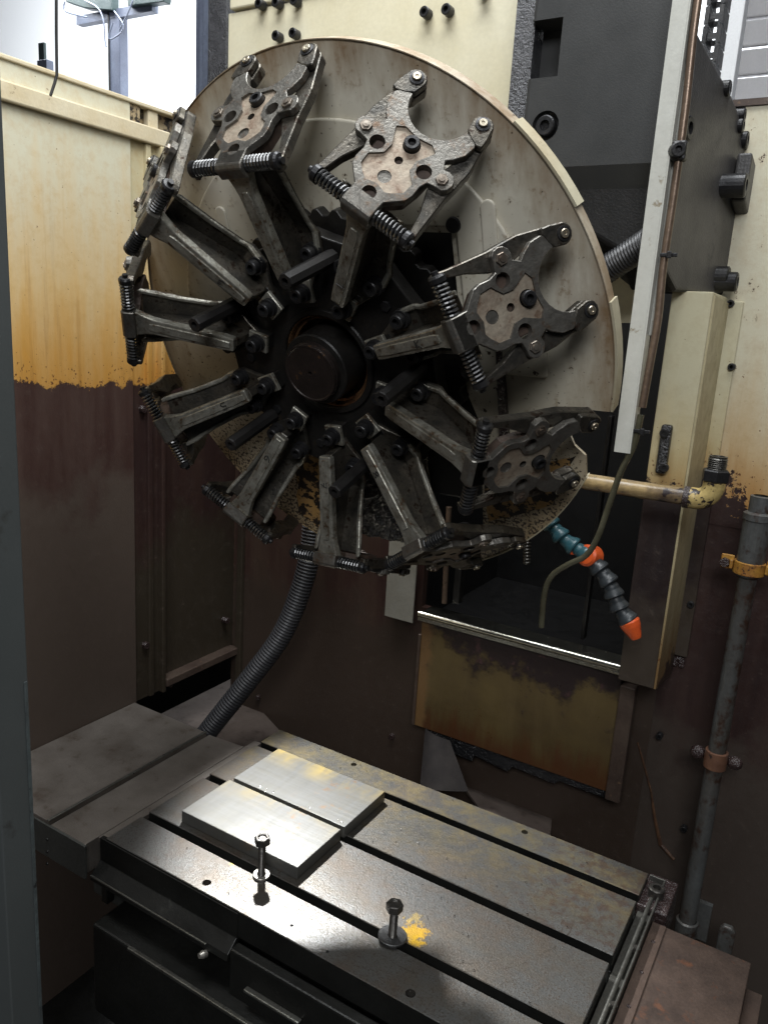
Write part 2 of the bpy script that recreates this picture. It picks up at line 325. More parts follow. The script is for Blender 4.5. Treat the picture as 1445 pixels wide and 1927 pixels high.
def table_mat():
    m, nt, bs = mk('ground_steel_table'); v = nt.nodes.new('ShaderNodeNewGeometry').outputs['Position']
    a = noise(nt, v, 7, 6, .6); b = noise(nt, v, 26, 8, .7); c = noise(nt, v, 110, 4, .75); d = noise(nt, v, 330, 3, .7)
    col = mix(nt, ramp(nt, a, .35, .65), (.135, .135, .13), (.088, .086, .079))
    col = mix(nt, ramp(nt, math_(nt, 'ADD', math_(nt, 'MULTIPLY', b, .5), math_(nt, 'MULTIPLY', a, .5)), .47, .60, 0, .75), col, (.105, .082, .062))
    col = mix(nt, ramp(nt, math_(nt, 'ADD', math_(nt, 'MULTIPLY', d, .6), math_(nt, 'MULTIPLY', c, .4)), .50, .60, 0, .8), col, (.06, .046, .034))
    stk = noise(nt, v, 30, 6, .6, (.12, 1, 1))
    col = mix(nt, ramp(nt, stk, .45, .7, 0, .5), col, (.10, .088, .068))
    for (cx, cy, rr) in ((-.40, .97, .155), (-.40, .97, .118), (-.43, 1.02, .19)):
        vm = nt.nodes.new('ShaderNodeVectorMath'); vm.operation = 'DISTANCE'; vm.inputs[1].default_value = (cx, cy, 0); nt.links.new(v, vm.inputs[0])
        dd = math_(nt, 'ABSOLUTE', math_(nt, 'SUBTRACT', math_(nt, 'ADD', vm.outputs['Value'], math_(nt, 'MULTIPLY', math_(nt, 'SUBTRACT', a, .5), .02)), rr))
        col = mix(nt, math_(nt, 'MULTIPLY', ramp(nt, dd, .0016, .0, 0, .7), ramp(nt, b, .48, .56)), col, (.05, .042, .032))
    # yellow oil tint towards the back strip
    sx = nt.nodes.new('ShaderNodeSeparateXYZ'); nt.links.new(v, sx.inputs[0])
    yb = math_(nt, 'MULTIPLY', ramp(nt, sx.outputs['Y'], 1.0, 1.16), ramp(nt, b, .42, .62, 0, .45))
    col = mix(nt, yb, col, (.26, .21, .09))
    # brown rusty blotches at the right rear
    rx = math_(nt, 'MULTIPLY', ramp(nt, sx.outputs['X'], -.38, -.27), ramp(nt, sx.outputs['Y'], .95, 1.03))
    col = mix(nt, math_(nt, 'MULTIPLY', rx, ramp(nt, noise(nt, v, 60, 3, .5), .48, .60, 0, .55)), col, (.085, .05, .036))
    # bright yellow paint splash beside the second bolt
    def blob(cx, cy, rr, amp):
        vm = nt.nodes.new('ShaderNodeVectorMath'); vm.operation = 'DISTANCE'; vm.inputs[1].default_value = (cx, cy, 0)
        nt.links.new(v, vm.inputs[0])
        return math_(nt, 'SUBTRACT', rr, math_(nt, 'ADD', vm.outputs['Value'], math_(nt, 'MULTIPLY', math_(nt, 'SUBTRACT', noise(nt, v, 90, 5, .7), .5), amp)))
    for (cx, cy, rr, am, cc) in [(-.425, .880, .020, .09, (.36, .21, .01)), (-.413, .868, .012, .06, (.42, .25, .008)),
                                 (-.735, .838, .004, .008, (.6, .42, .02)), (-.435, .905, .010, .08, (.24, .18, .07))]:
        col = mix(nt, ramp(nt, blob(cx, cy, rr, am), -.002, .007, 0, .92), col, cc)
    nt.links.new(col, bs.inputs['Base Color'])
    bs.inputs['Metallic'].default_value = .6
    nt.links.new(ramp(nt, math_(nt, 'ADD', math_(nt, 'MULTIPLY', a, .5), math_(nt, 'MULTIPLY', c, .5)), .35, .65, .27, .50), bs.inputs['Roughness'])
    bump(nt, bs, math_(nt, 'ADD', math_(nt, 'MULTIPLY', c, .8), math_(nt, 'MULTIPLY', d, 1.2)), .32, .0009)
    return m
M['table'] = table_mat()
def block_mat(name, stain, off):
    m, nt, bs = mk(name); v = nt.nodes.new('ShaderNodeNewGeometry').outputs['Position']
    a = noise(nt, v, 16, 6, .6, (1, .35, 1)); b = noise(nt, v, 40, 6, .7); s = noise(nt, v, 120, 3, .5, (.08, 1, 1)); s2 = noise(nt, v, 100, 3, .5, (1, .1, 1))
    col = mix(nt, ramp(nt, a, .35, .65), (.17, .17, .162), (.11, .109, .10))
    col = mix(nt, ramp(nt, math_(nt, 'ADD', s, s2), .85, 1.25, 0, .5), col, (.13, .125, .105))
    sx = nt.nodes.new('ShaderNodeSeparateXYZ'); nt.links.new(v, sx.inputs[0])
    k = math_(nt, 'MULTIPLY', ramp(nt, sx.outputs['Y'], off-.05, off, 0, stain), ramp(nt, a, .40, .6))
    col = mix(nt, k, col, (.30, .225, .075))
    k2 = math_(nt, 'MULTIPLY', ramp(nt, b, .56, .66, 0, .7), math_(nt, 'MULTIPLY', ramp(nt, sx.outputs['X'], -.76, -.71), ramp(nt, sx.outputs['X'], -.64, -.68)))
    col = mix(nt, k2, col, (.20, .12, .06))
    nt.links.new(col, bs.inputs['Base Color']); bs.inputs['Metallic'].default_value = .6
    nt.links.new(ramp(nt, a, .3, .7, .36, .5), bs.inputs['Roughness'])
    bump(nt, bs, math_(nt, 'ADD', s, s2), .2, .0008)
    return m
M['blockA'] = block_mat('milled_steel_block_clean', .5, .99)
M['blockB'] = block_mat('milled_steel_block_yellowed', .95, 1.12)

# generic fasteners --------------------------------------------------
def socket_head(mb, o, ax, r=.010, h=.012, n=20):
    """cap screw head whose top is at o, pointing along ax, with a real hexagonal recess"""
    o = Vector(o); ax = Vector(ax).normalized()
    mb.lathe([(r, -h), (r, -r*.12), (r*.88, 0), (r*.52, 0), (r*.50, -h*.5), (0, -h*.5)], o, ax, n, smooth=False)
def hex_prism(mb, o, ax, r, h, ref=None):
    mb.lathe([(r, 0), (r, h*.85), (r*.92, h), (0, h)], o, ax, 6, smooth=False, ref=ref)
def bolt_thing(name, label, o, ax, r=.010, h=.012, mat='black', cat='bolt', group=None, parent=None):
    mb = MB(); socket_head(mb, o, ax, r, h)
    ob = mb.build(name, M[mat], parent)
    if not parent: tag(ob, label, cat, group)
    return ob

# =================================================================== SETTING
g = MB().box((-3, -.5, -.62), (1.5, 3, -.6)).build('machine_pit_floor', M['under']); tag(g, kind='structure')
g = MB().box((-1.9, -.5, -.6), (-1.85, 2.1, .9)).box((-1.85, 2.05, -.6), (1.5, 2.1, .9)).build('pit_backdrop', M['under']); tag(g, kind='structure')  # dark sheets added to keep the gap below the wall panel black
hallf = MB().box((-9, 2.2, -.7), (3, 7.4, -.68)).build('workshop_floor', M['louver']); tag(hallf, kind='structure')
ww = MB().box((-9, 6.0, -.68), (3, 6.1, 5)).build('workshop_wall', M['wallpaint']); tag(ww, kind='structure')

# ---------------- left enclosure wall
WX = -1.27
lw = empty('enclosure_wall', (WX, 1.1, 0))
def part(mb, name, mat, parent, **k):
    for i, p in enumerate(mb.v): mb.v[i] = tuple(Vector(p)-parent.location)
    return mb.build(name, mat, parent, **k)
tag(lw, 'cream and rust brown sheet metal side wall left of the tool magazine, paint peeled along a tide line', 'machine wall')
part(MB().box((WX-.02, .2, -.6), (WX, 1.119, 1.228)), 'panel', M['wall'], lw)
part(MB().box((WX-.02, 1.205, .03), (WX-.012, 1.445, 1.19)), 'inner_panel', M['wall_in'], lw)
part(MB().box((WX-.02, 1.122, 0), (WX-.004, 1.205, 1.17)), 'channel_post', M['wall_in'], lw)
part(MB().box((WX-.012, 1.155, 0), (WX+.004, 1.168, 1.165)), 'post_rib', M['wall_in'], lw, bevel=.002)
part(MB().box((WX-.012, 1.186, .0), (WX+.012, 1.196, 1.165)), 'post_flange', M['wall_in'], lw, bevel=.002)
part(MB().box((WX-.016, 1.196, .012), (WX+.016, 1.44, .030)), 'bottom_flange', M['flange'], lw, bevel=.002)
part(MB().box((WX-.0005, .2, 1.165), (WX+.010, 1.212, 1.196)), 'rail_bar', M['bar'], lw, bevel=.003)
part(MB().box((WX-.03, .2, 1.228), (WX+.004, 1.28, 1.236)), 'top_flange', M['bar'], lw, bevel=.002)
part(MB().box((WX-.02, 1.119, 1.19), (WX-.001, 1.145, 1.228)), 'strap', M['strap'], lw, bevel=.002)
part(MB().box((WX-.02, 1.165, 1.19), (WX-.001, 1.19, 1.228)), 'strap', M['bar'], lw, bevel=.002)
part(MB().box((WX-.03, 1.10, 1.10), (WX-.014, 1.30, 1.228)), 'corner_sheet', M['strap'], lw)
for (u, v) in ((270, 770), (275, 1215), (427, 1168), (440, 1222), (320, 1288), (294, 252)):
    mb = MB(); p = at(u, v, 'x', WX+.002); hex_prism(mb, p-Vector((.012, 0, 0)), (1, 0, 0), .008, .016); part(mb, 'hex_bolt', M['crust'], lw)

# ---------------- back wall of the enclosure
BY = 1.445
bw = empty('back_enclosure_wall', (-.9, BY, 0))
tag(bw, 'dark rust brown back wall sheet behind the black corrugated hose', 'machine wall')
part(MB().box((-1.285, BY, -.6), (-.745, BY+.02, 1.19)), 'panel', M['backwall'], bw)
part(MB().box((-.745, BY, -.6), (-.24, BY+.02, .262)), 'lower_panel', M['backwall'], bw)
part(MB().box((-1.262, BY-.012, -.3), (-1.245, BY, 1.17)), 'corner_flange', M['wall_in'], bw, bevel=.002)
for (u, v) in ((487, 1312), (738, 1385), (1000, 1240)):
    mb = MB(); p = at(u, v, 'y', BY); hex_prism(mb, p, (0, -1, 0), .007, .008); part(mb, 'hex_bolt', M['crust'], bw)
# dark opening behind magazine
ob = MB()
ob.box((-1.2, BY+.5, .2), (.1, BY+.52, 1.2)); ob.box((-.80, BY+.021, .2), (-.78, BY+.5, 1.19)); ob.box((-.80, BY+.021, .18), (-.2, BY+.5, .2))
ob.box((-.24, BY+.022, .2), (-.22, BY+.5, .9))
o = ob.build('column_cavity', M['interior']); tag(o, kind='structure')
for (ua, ub, va, vb, yy) in ((1098, 1132, 880, 1205, 1.5), (850, 868, 1075, 1135, 1.43)):
    a = at(ua, vb, 'y', yy); b = at(ub, va, 'y', yy)
    o = MB().box((a.x, yy, a.z), (b.x, yy+.02, b.z+.1)).build('guide_strip', M['hub'], None, bevel=.002)
    tag(o, 'dark vertical guide strip inside the black opening, %s' % ('right of the thin coolant tube' if ua > 1000 else 'just under the magazine at the left'), 'guide strip')
# small brown tube below the magazine
a = at(836, 1060, 'y', 1.42); b = at(836, 1135, 'y', 1.42)
tag(MB().tube([a+Vector((0,0,.12)), b], .006).build('short_tube', M['tubebrass']), 'short brown vertical tube hanging under the magazine behind the bright lip', 'tube')

# ---------------- apron with polished lip
AY = 1.40
ap = empty('apron_cover', (-.5, AY, .1))
tag(ap, 'olive oil stained sheet metal apron with a polished steel lip behind the table', 'cover panel')
zt, zb = .268, .010
part(MB().box((-.717, AY, zb), (-.296, AY+.012, .262)), 'panel', M['apron'], ap)
part(MB().box((-.722, AY-.010, .262), (-.296, AY+.05, .270)), 'lip', M['chrome'], ap, bevel=.003, seg=3)
part(MB().tube([(-.722, AY-.008, .268), (-.296, AY-.008, .268)], .0065, 20), 'rounded_lip', M['chrome'], ap)
part(MB().box((-.722, AY-.012, .254), (-.296, AY-.0105, .262)), 'lip_edge', M['chrome'], ap, bevel=.0004)
part(MB().box((-.294, AY-.012, -.0), (-.266, AY+.012, .235)), 'side_flange', M['flange'], ap, bevel=.002)
part(MB().box((-.722, AY-.004, zb), (-.716, AY+.012, .22)), 'edge_strip', M['flange'], ap, bevel=.001)
part(MB().prism([(x, AY+.012, z) for x, z in [(-.69, .015), (-.68, -.03), (-.58, -.035), (-.575, -.02), (-.5, -.03), (-.49, -.015), (-.40, -.02), (-.39, -.01), (-.30, -.012), (-.30, .02)]], (0, .008, 0)), 'torn_gasket', M['tar'], ap)
hp = at(752, 1120, 'y', 1.41)
tag(MB().box((at(727,1100,'y',1.405).x, 1.405, at(727,1160,'y',1.405).z), (at(781,1100,'y',1.405).x, 1.409, .42)).build('hanging_plate', M['tag'], None, bevel=.001),
    'small gray cream rectangular plate hanging below the magazine beside the bright lip', 'plate')

# sheets behind the table (chip chute)
def quad(name, uvs, ax, val, thick, mat, label, cat):
    P = [at(u, v, ax, val) for u, v in uvs]
    d = Vector((0, 0, -thick)) if ax == 'z' else (Vector((0, thick, 0)) if ax == 'y' else Vector((-thick, 0, 0)))
    o = MB().prism(P, d).build(name, mat, None); return tag(o, label, cat)
quad('chute_plate', [(300, 1345), (440, 1275), (478, 1322), (535, 1385), (530, 1440), (380, 1440)], 'z', -.13, .01, M['floorsheet'], 'dusty gray sloping plate behind the way cover at the foot of the hose', 'plate')
quad('chute_sheet', [(868, 1475), (900, 1405), (1045, 1450), (1035, 1580), (960, 1600)], 'z', -.12, .006, M['floorsheet'], 'dusty gray brown sheet lying behind the table under the apron', 'sheet')
def curl():
    mb = MB(); n = 14; a = at(800, 1372, 'y', 1.36); b = at(790, 1480, 'y', 1.30); c = at(880, 1490, 'y', 1.30); d = at(845, 1395, 'y', 1.36)
    vs = []
    for i in range(n+1):
        t = i/n; bul = .03*math.sin(t*math.pi)
        vs += [a.lerp(d, t)+Vector((0, -bul*.5, bul*.2)), b.lerp(c, t)+Vector((0, -bul, bul*.4))]
    k = len(vs); vs += [v+Vector((0, .003, 0)) for v in vs]
    fs = [(2*i, 2*i+1, 2*i+3, 2*i+2) for i in range(n)] + [(k+2*i, k+2*i+2, k+2*i+3, k+2*i+1) for i in range(n)]
    mb.add(vs, fs, True); return mb
tag(curl().build('rubber_flap', M['rubber']), 'curled black rubber flap hanging below the left corner of the apron', 'flap')

# ---------------- right pillar
pil = empty('pillar_cover', (-.25, 1.3, .6))
tag(pil, 'tall boxed pillar, cream above and oily brown below, right of the coolant nozzle', 'pillar')
part(MB().box((-.281, 1.30, .284), (-.2215, 1.43, .93)), 'front_sheet', M['pillar'], pil, bevel=.0015)
sd = MB().prism([(-.2212, 1.301, .284), (-.2212, 1.444, .262), (-.2212, 1.444, .92), (-.2212, 1.301, .925)], (.0035, 0, 0))
part(sd, 'side_sheet', M['pillar_side'], pil)
pw = empty('right_back_panel', (0, BY, .5))
tag(pw, 'cream wall panel with peeling paint and dark oily lower half at the far right', 'machine wall')
part(MB().box((-.24, BY, .55), (.75, BY+.02, 1.228)), 'panel', M['rwall'], pw)
part(MB().box((-.24, BY+.001, -.6), (.75, BY+.021, .55)), 'lower_panel', M['rwall'], pw)
part(MB().box((-.224, BY-.008, .30), (-.196, BY, .925)), 'joint_strip', M['pillar'], pw, bevel=.002)
part(MB().box((-.26, BY-.004, 1.222), (.75, BY+.03, 1.232)), 'top_flange', M['flange'], pw)
for (u, v) in ((1352, 566), (1375, 571), (1377, 690), (1300, 1137), (1241, 1385), (1287, 1560)):
    mb = MB(); p = at(u, v, 'y', BY-.008); socket_head(mb, p+Vector((0, -.006, 0)), (0, -1, 0), .006, .012); part(mb, 'cap_screw', M['black'], pw)
mb = MB(); mb.tube([at(u, v, 'y', BY-.002) for u, v in [(1200,1398),(1212,1440),(1225,1490),(1232,1540),(1243,1590),(1268,1618)]], [.0015,.002,.0018,.003,.004,.003], 6)
part(mb, 'peeled_seam', M['seam'], pw)
cr = MB()
for i in range(60):
    p = at(1268+random.gauss(0, 12), 1160+random.random()*95, 'y', BY-.001); s = random.uniform(.002, .007)
    cr.lathe([(s, 0), (s*.7, s*.35), (0, s*.5)], p, (random.uniform(-.3,.3), -1, random.uniform(-.3,.3)), 6, smooth=True)
co = part(cr, 'oil_crust', M['crust'], pw); co['kind'] = 'stuff'
# black hinge-like bracket at pillar
mb = MB(); a = at(1232, 890, 'y', 1.29); b = at(1266, 800, 'y', 1.29); mb.box((a.x, 1.286, a.z), (b.x, 1.2995, b.z))
br = mb.build('hinge_bracket', M['tar'], None, bevel=.004); tag(br, 'black oily bracket with two screws on the pillar face above the coolant pipe', 'bracket')
for v in (815, 880):
    m2 = MB(); socket_head(m2, at(1250, v, 'y', 1.286)+Vector((0, -.004, 0)), (0, -1, 0), .007, .006); m2.build('screw', M['black'], br)

# =================================================================== SPINDLE HEAD
HY, HX = 1.15, -.287
hd = empty('spindle_head', (HX, HY, 1.1))
tag(hd, 'large dark gray cast spindle head casing at the upper right behind the magazine', 'spindle head')
def at_side(u, v, off=0.):
    # the casing side runs slightly outwards towards the back
    p0 = Vector((HX, 1.15, 0)); p1 = Vector((-.232, 1.44, 0)); t = p1-p0; nn = Vector((t.y, -t.x, 0)).normalized()
    d = ray(u, v); k = ((p0+nn*off)-CAM).dot(nn)/d.dot(nn); return CAM+d*k
rs_ = [Vector((HX, 1.15, 1.6)), Vector((HX, 1.15, 1.085)), Vector((HX+.003, 1.165, 1.055)), at_side(1232, 470), at_side(1272, 548), at_side(1362, 556), at_side(1392, 480), at_side(1405, 330), at_side(1402, 240), at_side(1380, 182), at_side(1312, 55)]
rs_.append(rs_[-1]+Vector((0, 0, .35)))
ls_ = [Vector((-.489 if p.z > 1.04 else -.335, p.y, p.z)) for p in rs_]
nn_ = len(rs_)
body = MB().add(rs_+ls_, [tuple(range(nn_)), tuple(range(2*nn_-1, nn_-1, -1))]+[(i, i+nn_, (i+1) % nn_+nn_, (i+1) % nn_) for i in range(nn_)])
HD0 = hd.location.copy()
body = part(body, 'casing', M['head'], hd, bevel=.006, seg=3)
body.data.materials.append(M['headside']); body.data.materials.append(M['head_under'])
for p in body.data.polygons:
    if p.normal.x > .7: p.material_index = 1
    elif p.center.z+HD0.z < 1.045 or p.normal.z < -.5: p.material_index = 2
cut = MB(); a = at(975, 150, 'y', HY); b = at(1062, 36, 'y', HY)
off = hd.location
def loc(p): return Vector(p)-off
cut.box(loc((a.x, HY-.01, a.z)), loc((b.x-.002, HY+.045, b.z+.004)))
pb = at(1022, 236, 'y', HY)
cut.prism([loc(q) for q in circ((pb.x+.003, HY-.01, pb.z), (1,0,0), (0,0,1), .020)], (0, .022, 0))
carve(body, cut)
mb = MB(); socket_head(mb, (pb.x+.003, HY-.003, pb.z), (0, -1, 0), .014, .014); part(mb, 'cap_screw', M['black'], hd)
part(MB().box((-.520, HY+.012, 1.05), (-.4895, HY+.10, 1.6)), 'oily_edge_strip', M['tarstrip'], hd)
# crusted gasket under head
g2 = MB()
for i in range(70):
    p = Vector((-.44+random.random()*.09, HY+.02+random.random()*.03, 1.052-random.random()*.022)); s = random.uniform(.004, .009)
    g2.lathe([(s, 0), (s*.8, s*.5), (0, s*.8)], p, (random.uniform(-.6,.6), -1, random.uniform(-.6,.6)), 6, smooth=True)
k = part(g2, 'oil_sludge', M['tar'], hd); k['kind'] = 'stuff'
part(MB().box((-.48, 1.20, at(1150, 425, 'y', 1.2).z), (-.30, 1.26, 1.05)), 'lower_nose', M['head_under'], hd, bevel=.02, seg=3)
# fittings on the far edge of the casing side
for (u, v, rr) in ((1300, 240, .016),):
    mb = MB(); socket_head(mb, at_side(u, v, .008), (1, -.15, 0), rr, .014); part(mb, 'side_cap_screw', M['black'], hd)
for (u, v, rr, dx) in ((1405, 348, .022, .055), (1372, 520, .020, .028), (1388, 530, .019, .05), (1375, 165, .014, .01), (1403, 215, .012, .01), (1400, 235, .014, .01), (1408, 262, .016, .01)):
    mb = MB(); rr *= .8; p = at_side(u, v, dx*.6); mb.lathe([(rr*1.05, -.045), (rr, -.03), (rr, -.002), (rr*.85, 0), (rr*.5, 0), (rr*.5, -.012), (0, -.012)], p, (1, 0, 0), 20, smooth=False); part(mb, 'screw_boss', M['black'], hd)
p = at_side(1385, 345)
part(MB().prism([p+Vector((0, -.03, -.03)), p+Vector((0, .02, -.045)), p+Vector((0, .035, .03)), p+Vector((0, -.03, .04))], (.022, 0, 0)), 'side_lug', M['headside'], hd, bevel=.004)

# column front plate with bolts
CP = 1.25
cp = empty('column_front_plate', (-.85, CP, 1.4))
tag(cp, 'cream painted column plate with cap screws at the top above the magazine cover', 'machine panel')
part(MB().box((-1.148, CP, 1.185), (-.521, CP+.05, 1.405)), 'lower_plate', M['cream'], cp, bevel=.002)
part(MB().box((-1.140, CP-.006, 1.4085), (-.521, CP+.05, 2.1)), 'upper_plate', M['cream'], cp, bevel=.003)
part(MB().box((-1.195, CP-.004, 1.185), (-1.150, CP+.06, 2.1)), 'oily_edge_strip', M['tarstrip'], cp)
for i, x in enumerate((-1.236, -1.222, -1.208)):
    part(MB().box((x-.006, CP+.01-.004*i, 1.185), (x+.006, CP+.06, 2.1)), 'guide_fin', M['bluegray'], cp, bevel=.001)
for (u, v) in ((485, 4), (517, 2), (551, -2), (517, 65), (549, 60), (797, 20), (838, 15), (905, -20)):
    mb = MB(); socket_head(mb, at(u, v, 'y', CP-.02), (.0, -1, 0), .0085, .016); part(mb, 'cap_screw', M['black'], cp)

# cream sheet & bellows between magazine and rail
quad('cream_guard_sheet', [(1100, 400), (1215, 400), (1215, 607), (1100, 607)], 'y', 1.34, .006, M['cream'], 'cream guard sheet seen between the magazine cover and the white rail', 'guard sheet')
def corr_hose(pts, r, pitch, ratio=.86, n=20, sub=8):
    P = [Vector(p) for p in pts]; out = []
    def cr_(t, a, b, c, d): return .5*((2*b)+(-a+c)*t+(2*a-5*b+4*c-d)*t*t+(-a+3*b-3*c+d)*t**3)
    for i in range(len(P)-1):
        a = P[max(i-1, 0)]; b = P[i]; c = P[i+1]; d = P[min(i+2, len(P)-1)]
        for k in range(20): out.append(cr_(k/20, a, b, c, d))
    out.append(P[-1])
    # resample
    L = [0]
    for i in range(1, len(out)): L.append(L[-1]+(out[i]-out[i-1]).length)
    tot = L[-1]; stp = pitch/4; q = []; rr = []; j = 0; s = 0; i4 = 0
    while s < tot:
        while L[j+1] < s: j += 1
        t = (s-L[j])/max(L[j+1]-L[j], 1e-9); q.append(out[j].lerp(out[j+1], t)); rr.append(r*(1 if i4 % 4 in (0, 1) else ratio)); s += stp; i4 += 1
    return q, rr
def smooth_path(pts, n=10): 
    q, _ = corr_hose(pts, 1, n*.001*4); return q
q, rr = corr_hose([at(1110, 528, 'y', 1.185), at(1160, 494, 'y', 1.18), at(1210, 462, 'y', 1.17), at(1225, 452, 'y', 1.165)], .0205, .005)
mb = MB().tube(q, rr, 20); tag(mb.build('bellows_hose', M['hose']), 'short black ribbed hose passing behind the white rail under the head', 'hose')
q, rr = corr_hose([at(592, 900, 'y', 1.34), at(590, 985, 'y', 1.34), at(575, 1080, 'y', 1.33), at(533, 1190, 'y', 1.31), at(468, 1280, 'y', 1.27), at(395, 1372, 'y', 1.225), at(330, 1460, 'y', 1.19)], .0235, .0075, .88, 28)
tag(MB().tube(q, rr, 28).build('corrugated_hose', M['grayhose']), 'long curved dark gray corrugated hose running down to the left behind the table', 'hose')

# ---------------- white rail, oil pipe, clips
RY = 1.10
rl = empty('cable_rail', (-.27, RY, 1.0)); tag(rl, 'long off white vertical channel rail in front of the head casing', 'rail')
part(MB().box((-.286, RY, .70), (-.266, RY+.002, 1.75)), 'front_web', M['rail'], rl)
part(MB().box((-.2658, RY, .70), (-.2638, RY+.024, 1.75)), 'side_web', M['rail'], rl)
part(MB().box((-.286, RY+.0022, .70), (-.284, RY+.024, 1.75)), 'side_web', M['rail'], rl)
part(MB().box((-.2636, RY+.016, .86), (-.2556, RY+.018, 1.72)), 'outer_flange', M['rail'], rl)
pts = [at(u, v, 'y', RY+.008) for u, v in [(1322,-60),(1305,60),(1290,200),(1270,350),(1248,500),(1238,600),(1222,690),(1206,780),(1192,838),(1168,888),(1146,950),(1125,1010),(1103,1045),(1070,1062),(1040,1082),(1025,1115),(1018,1188)]]
q, _ = corr_hose(pts[:8], 1, .04); tag(MB().tube(q, .0052, 12).build('oil_pipe', M['tubebrass']), 'brown rigid oil pipe clipped along the white rail', 'pipe')
q, _ = corr_hose(pts[7:], 1, .03); tag(MB().tube(q, .0044, 12).build('coolant_tube', M['oilhose']), 'thin oily bent coolant tube hanging in front of the black opening', 'tube')
for i, (u, v, big) in enumerate(((1273, 283, 1), (1254, 480, 0), (1203, 812, 0))):
    p = at(u, v, 'y', RY+.003)
    if big:
        o = empty('pipe_clip', p); part(MB().lathe([(.0095, -.014), (.0095, 0), (.008, .001), (.0045, .001), (.004, -.004), (0, -.004)], p+Vector((.004, -.008, 0)), (.5, -.85, 0), 20, False), 'cap_screw', M['black'], o)
        part(MB().box(p+Vector((-.006, -.004, -.012)), p+Vector((.012, .012, .012))), 'clamp_body', M['black'], o, bevel=.003)
        tag(o, 'black round clamp holding the brown pipe on the white rail, topmost of three', 'pipe clip')
    else:
        o = empty('pipe_clip', p); part(MB().box(p+Vector((-.008, -.002, -.002)), p+Vector((.014, .001, .003))), 'strap', M['black'], o, bevel=.0008)
        part(MB().box(p+Vector((.001, -.005, -.004)), p+Vector((.007, -.0022, .005))), 'buckle', M['black'], o, bevel=.001)
        tag(o, 'thin black cable tie round the pipe %s' % ('at the middle of the white rail' if i == 1 else 'just above the lower end of the white rail'), 'cable tie')

# horizontal pipe with elbow
cpipe = empty('coolant_pipe', at(1300, 940, 'y', 1.2)); tag(cpipe, 'peeling yellow and black horizontal coolant pipe ending in an upturned elbow fitting', 'pipe')
a = at(1040, 893, 'y', 1.2); b = at(1300, 940, 'y', 1.2)
b.z = a.z = (a.z+b.z)/2
part(MB().tube([a, b], .0125, 20), 'tube', M['ypipe'], cpipe)
e = at(1328, 905, 'y', 1.2)
arc = [b+Vector((-.006, 0, 0)), b+Vector((.006, 0, 0))]+[b+Vector((.006+.022*math.sin(t), 0, .022*(1-math.cos(t)))) for t in [R(x) for x in range(10, 91, 10)]]+[b+Vector((.028, 0, .030))]
part(MB().tube(arc, .0155, 20), 'elbow', M['yelbow'], cpipe)
part(MB().lathe([(.0162, 0), (.0162, .008), (.014, .009)], b+Vector((-.010, 0, 0)), (1, 0, 0), 24), 'joint_ring', M['crust'], cpipe)
tp = b+Vector((.028, 0, .028))
mb = MB(); mb.lathe([(.017, 0), (.0195, .002), (.0195, .016), (.017, .018), (.012, .018)], tp, (0, 0, 1), 6, False)
part(mb, 'hex_nut', M['black'], cpipe)
pr_ = [(.0125, .017)]
for i in range(6): pr_ += [(.0135, .019+i*.0028), (.0120, .0204+i*.0028)]
pr_ += [(.0125, .037), (.009, .037), (.008, .030), (0, .030)]
part(MB().lathe(pr_, tp, (0, 0, 1), 24, False), 'threaded_stub', M['bolt'], cpipe)

# right vertical pipe
PY = 1.36
vp = empty('drain_pipe', at(1290, 1730, 'y', PY)); tag(vp, 'gray vertical coolant pipe with yellow clamp on the dark wall at the far right', 'pipe')
vt = at(1420, 1080, 'y', PY); vb = at(1290, 1735, 'y', PY); px = -.114
part(MB().tube([(px, PY, vb.z-.05), (px, PY, .52)], .0145, 24), 'tube', M['gpipe'], vp)
part(MB().lathe([(.0145, .49), (.021, .495), (.021, .585), (.0225, .587), (.0225, .597), (.0165, .60), (.0165, .625), (.012, .626)], (px, PY, 0), (0, 0, 1), 24, False), 'valve_body', M['gpipe'], vp)
part(MB().lathe([(.0215, .497), (.024, .498), (.024, .517), (.0215, .518)], (px, PY, 0), (0, 0, 1), 28, False), 'yellow_clamp', M['yclamp'], vp)
for s in (-1, 1):
    part(MB().box((px+s*.024, PY+.002, .498), (px+s*.044, PY+.006, .522)).box((px+s*.024, PY-.010, .502), (px+s*.029, PY+.002, .517)), 'clamp_ear', M['yclamp'], vp, bevel=.0015)
    mb = MB(); hex_prism(mb, (px+s*.037, PY+.002, .509), (0, -1, 0), .008, .009); part(mb, 'clamp_nut', M['crust'], vp)
cz = at(1352, 1430, 'y', PY).z
part(MB().lathe([(.0148, cz-.016), (.0185, cz-.015), (.019, cz), (.0185, cz+.015), (.0148, cz+.016)], (px, PY, 0), (0, 0, 1), 24), 'rusty_clamp', M['rclamp'], vp)
for s in (-1, 1):
    mb = MB(); mb.lathe([(.010, 0), (.013, .006), (.010, .014), (0, .018)], (px+s*.030, PY+.012, cz), (0, -1, 0), 10); mb.box((px+s*.018, PY+.004, cz-.008), (px+s*.036, PY+.010, cz+.008)); part(mb, 'clamp_lug', M['crust'], vp, bevel=.001)
part(MB().lathe([(.019, -.025), (.019, .004), (.0155, .006)], (px, PY, vb.z), (0, 0, 1), 24, False).box((px+.0, PY+.02, vb.z-.04), (px+.035, PY+.03, vb.z+.035)), 'bottom_socket', M['gpipe'], vp)
p = at(1365, 1765, 'y', 1.33)
tag(MB().prism([p+Vector((dx, 0, dz)) for dx, dz in [(-.012,-.05),(.014,-.05),(.014,.012),(.008,.02),(-.006,.02),(-.012,.012)]], (0, .012, 0)).build('gray_lug', M['gpipe'], None, bevel=.003), 'small rounded gray lug behind the brown cover beside the pipe foot', 'lug')

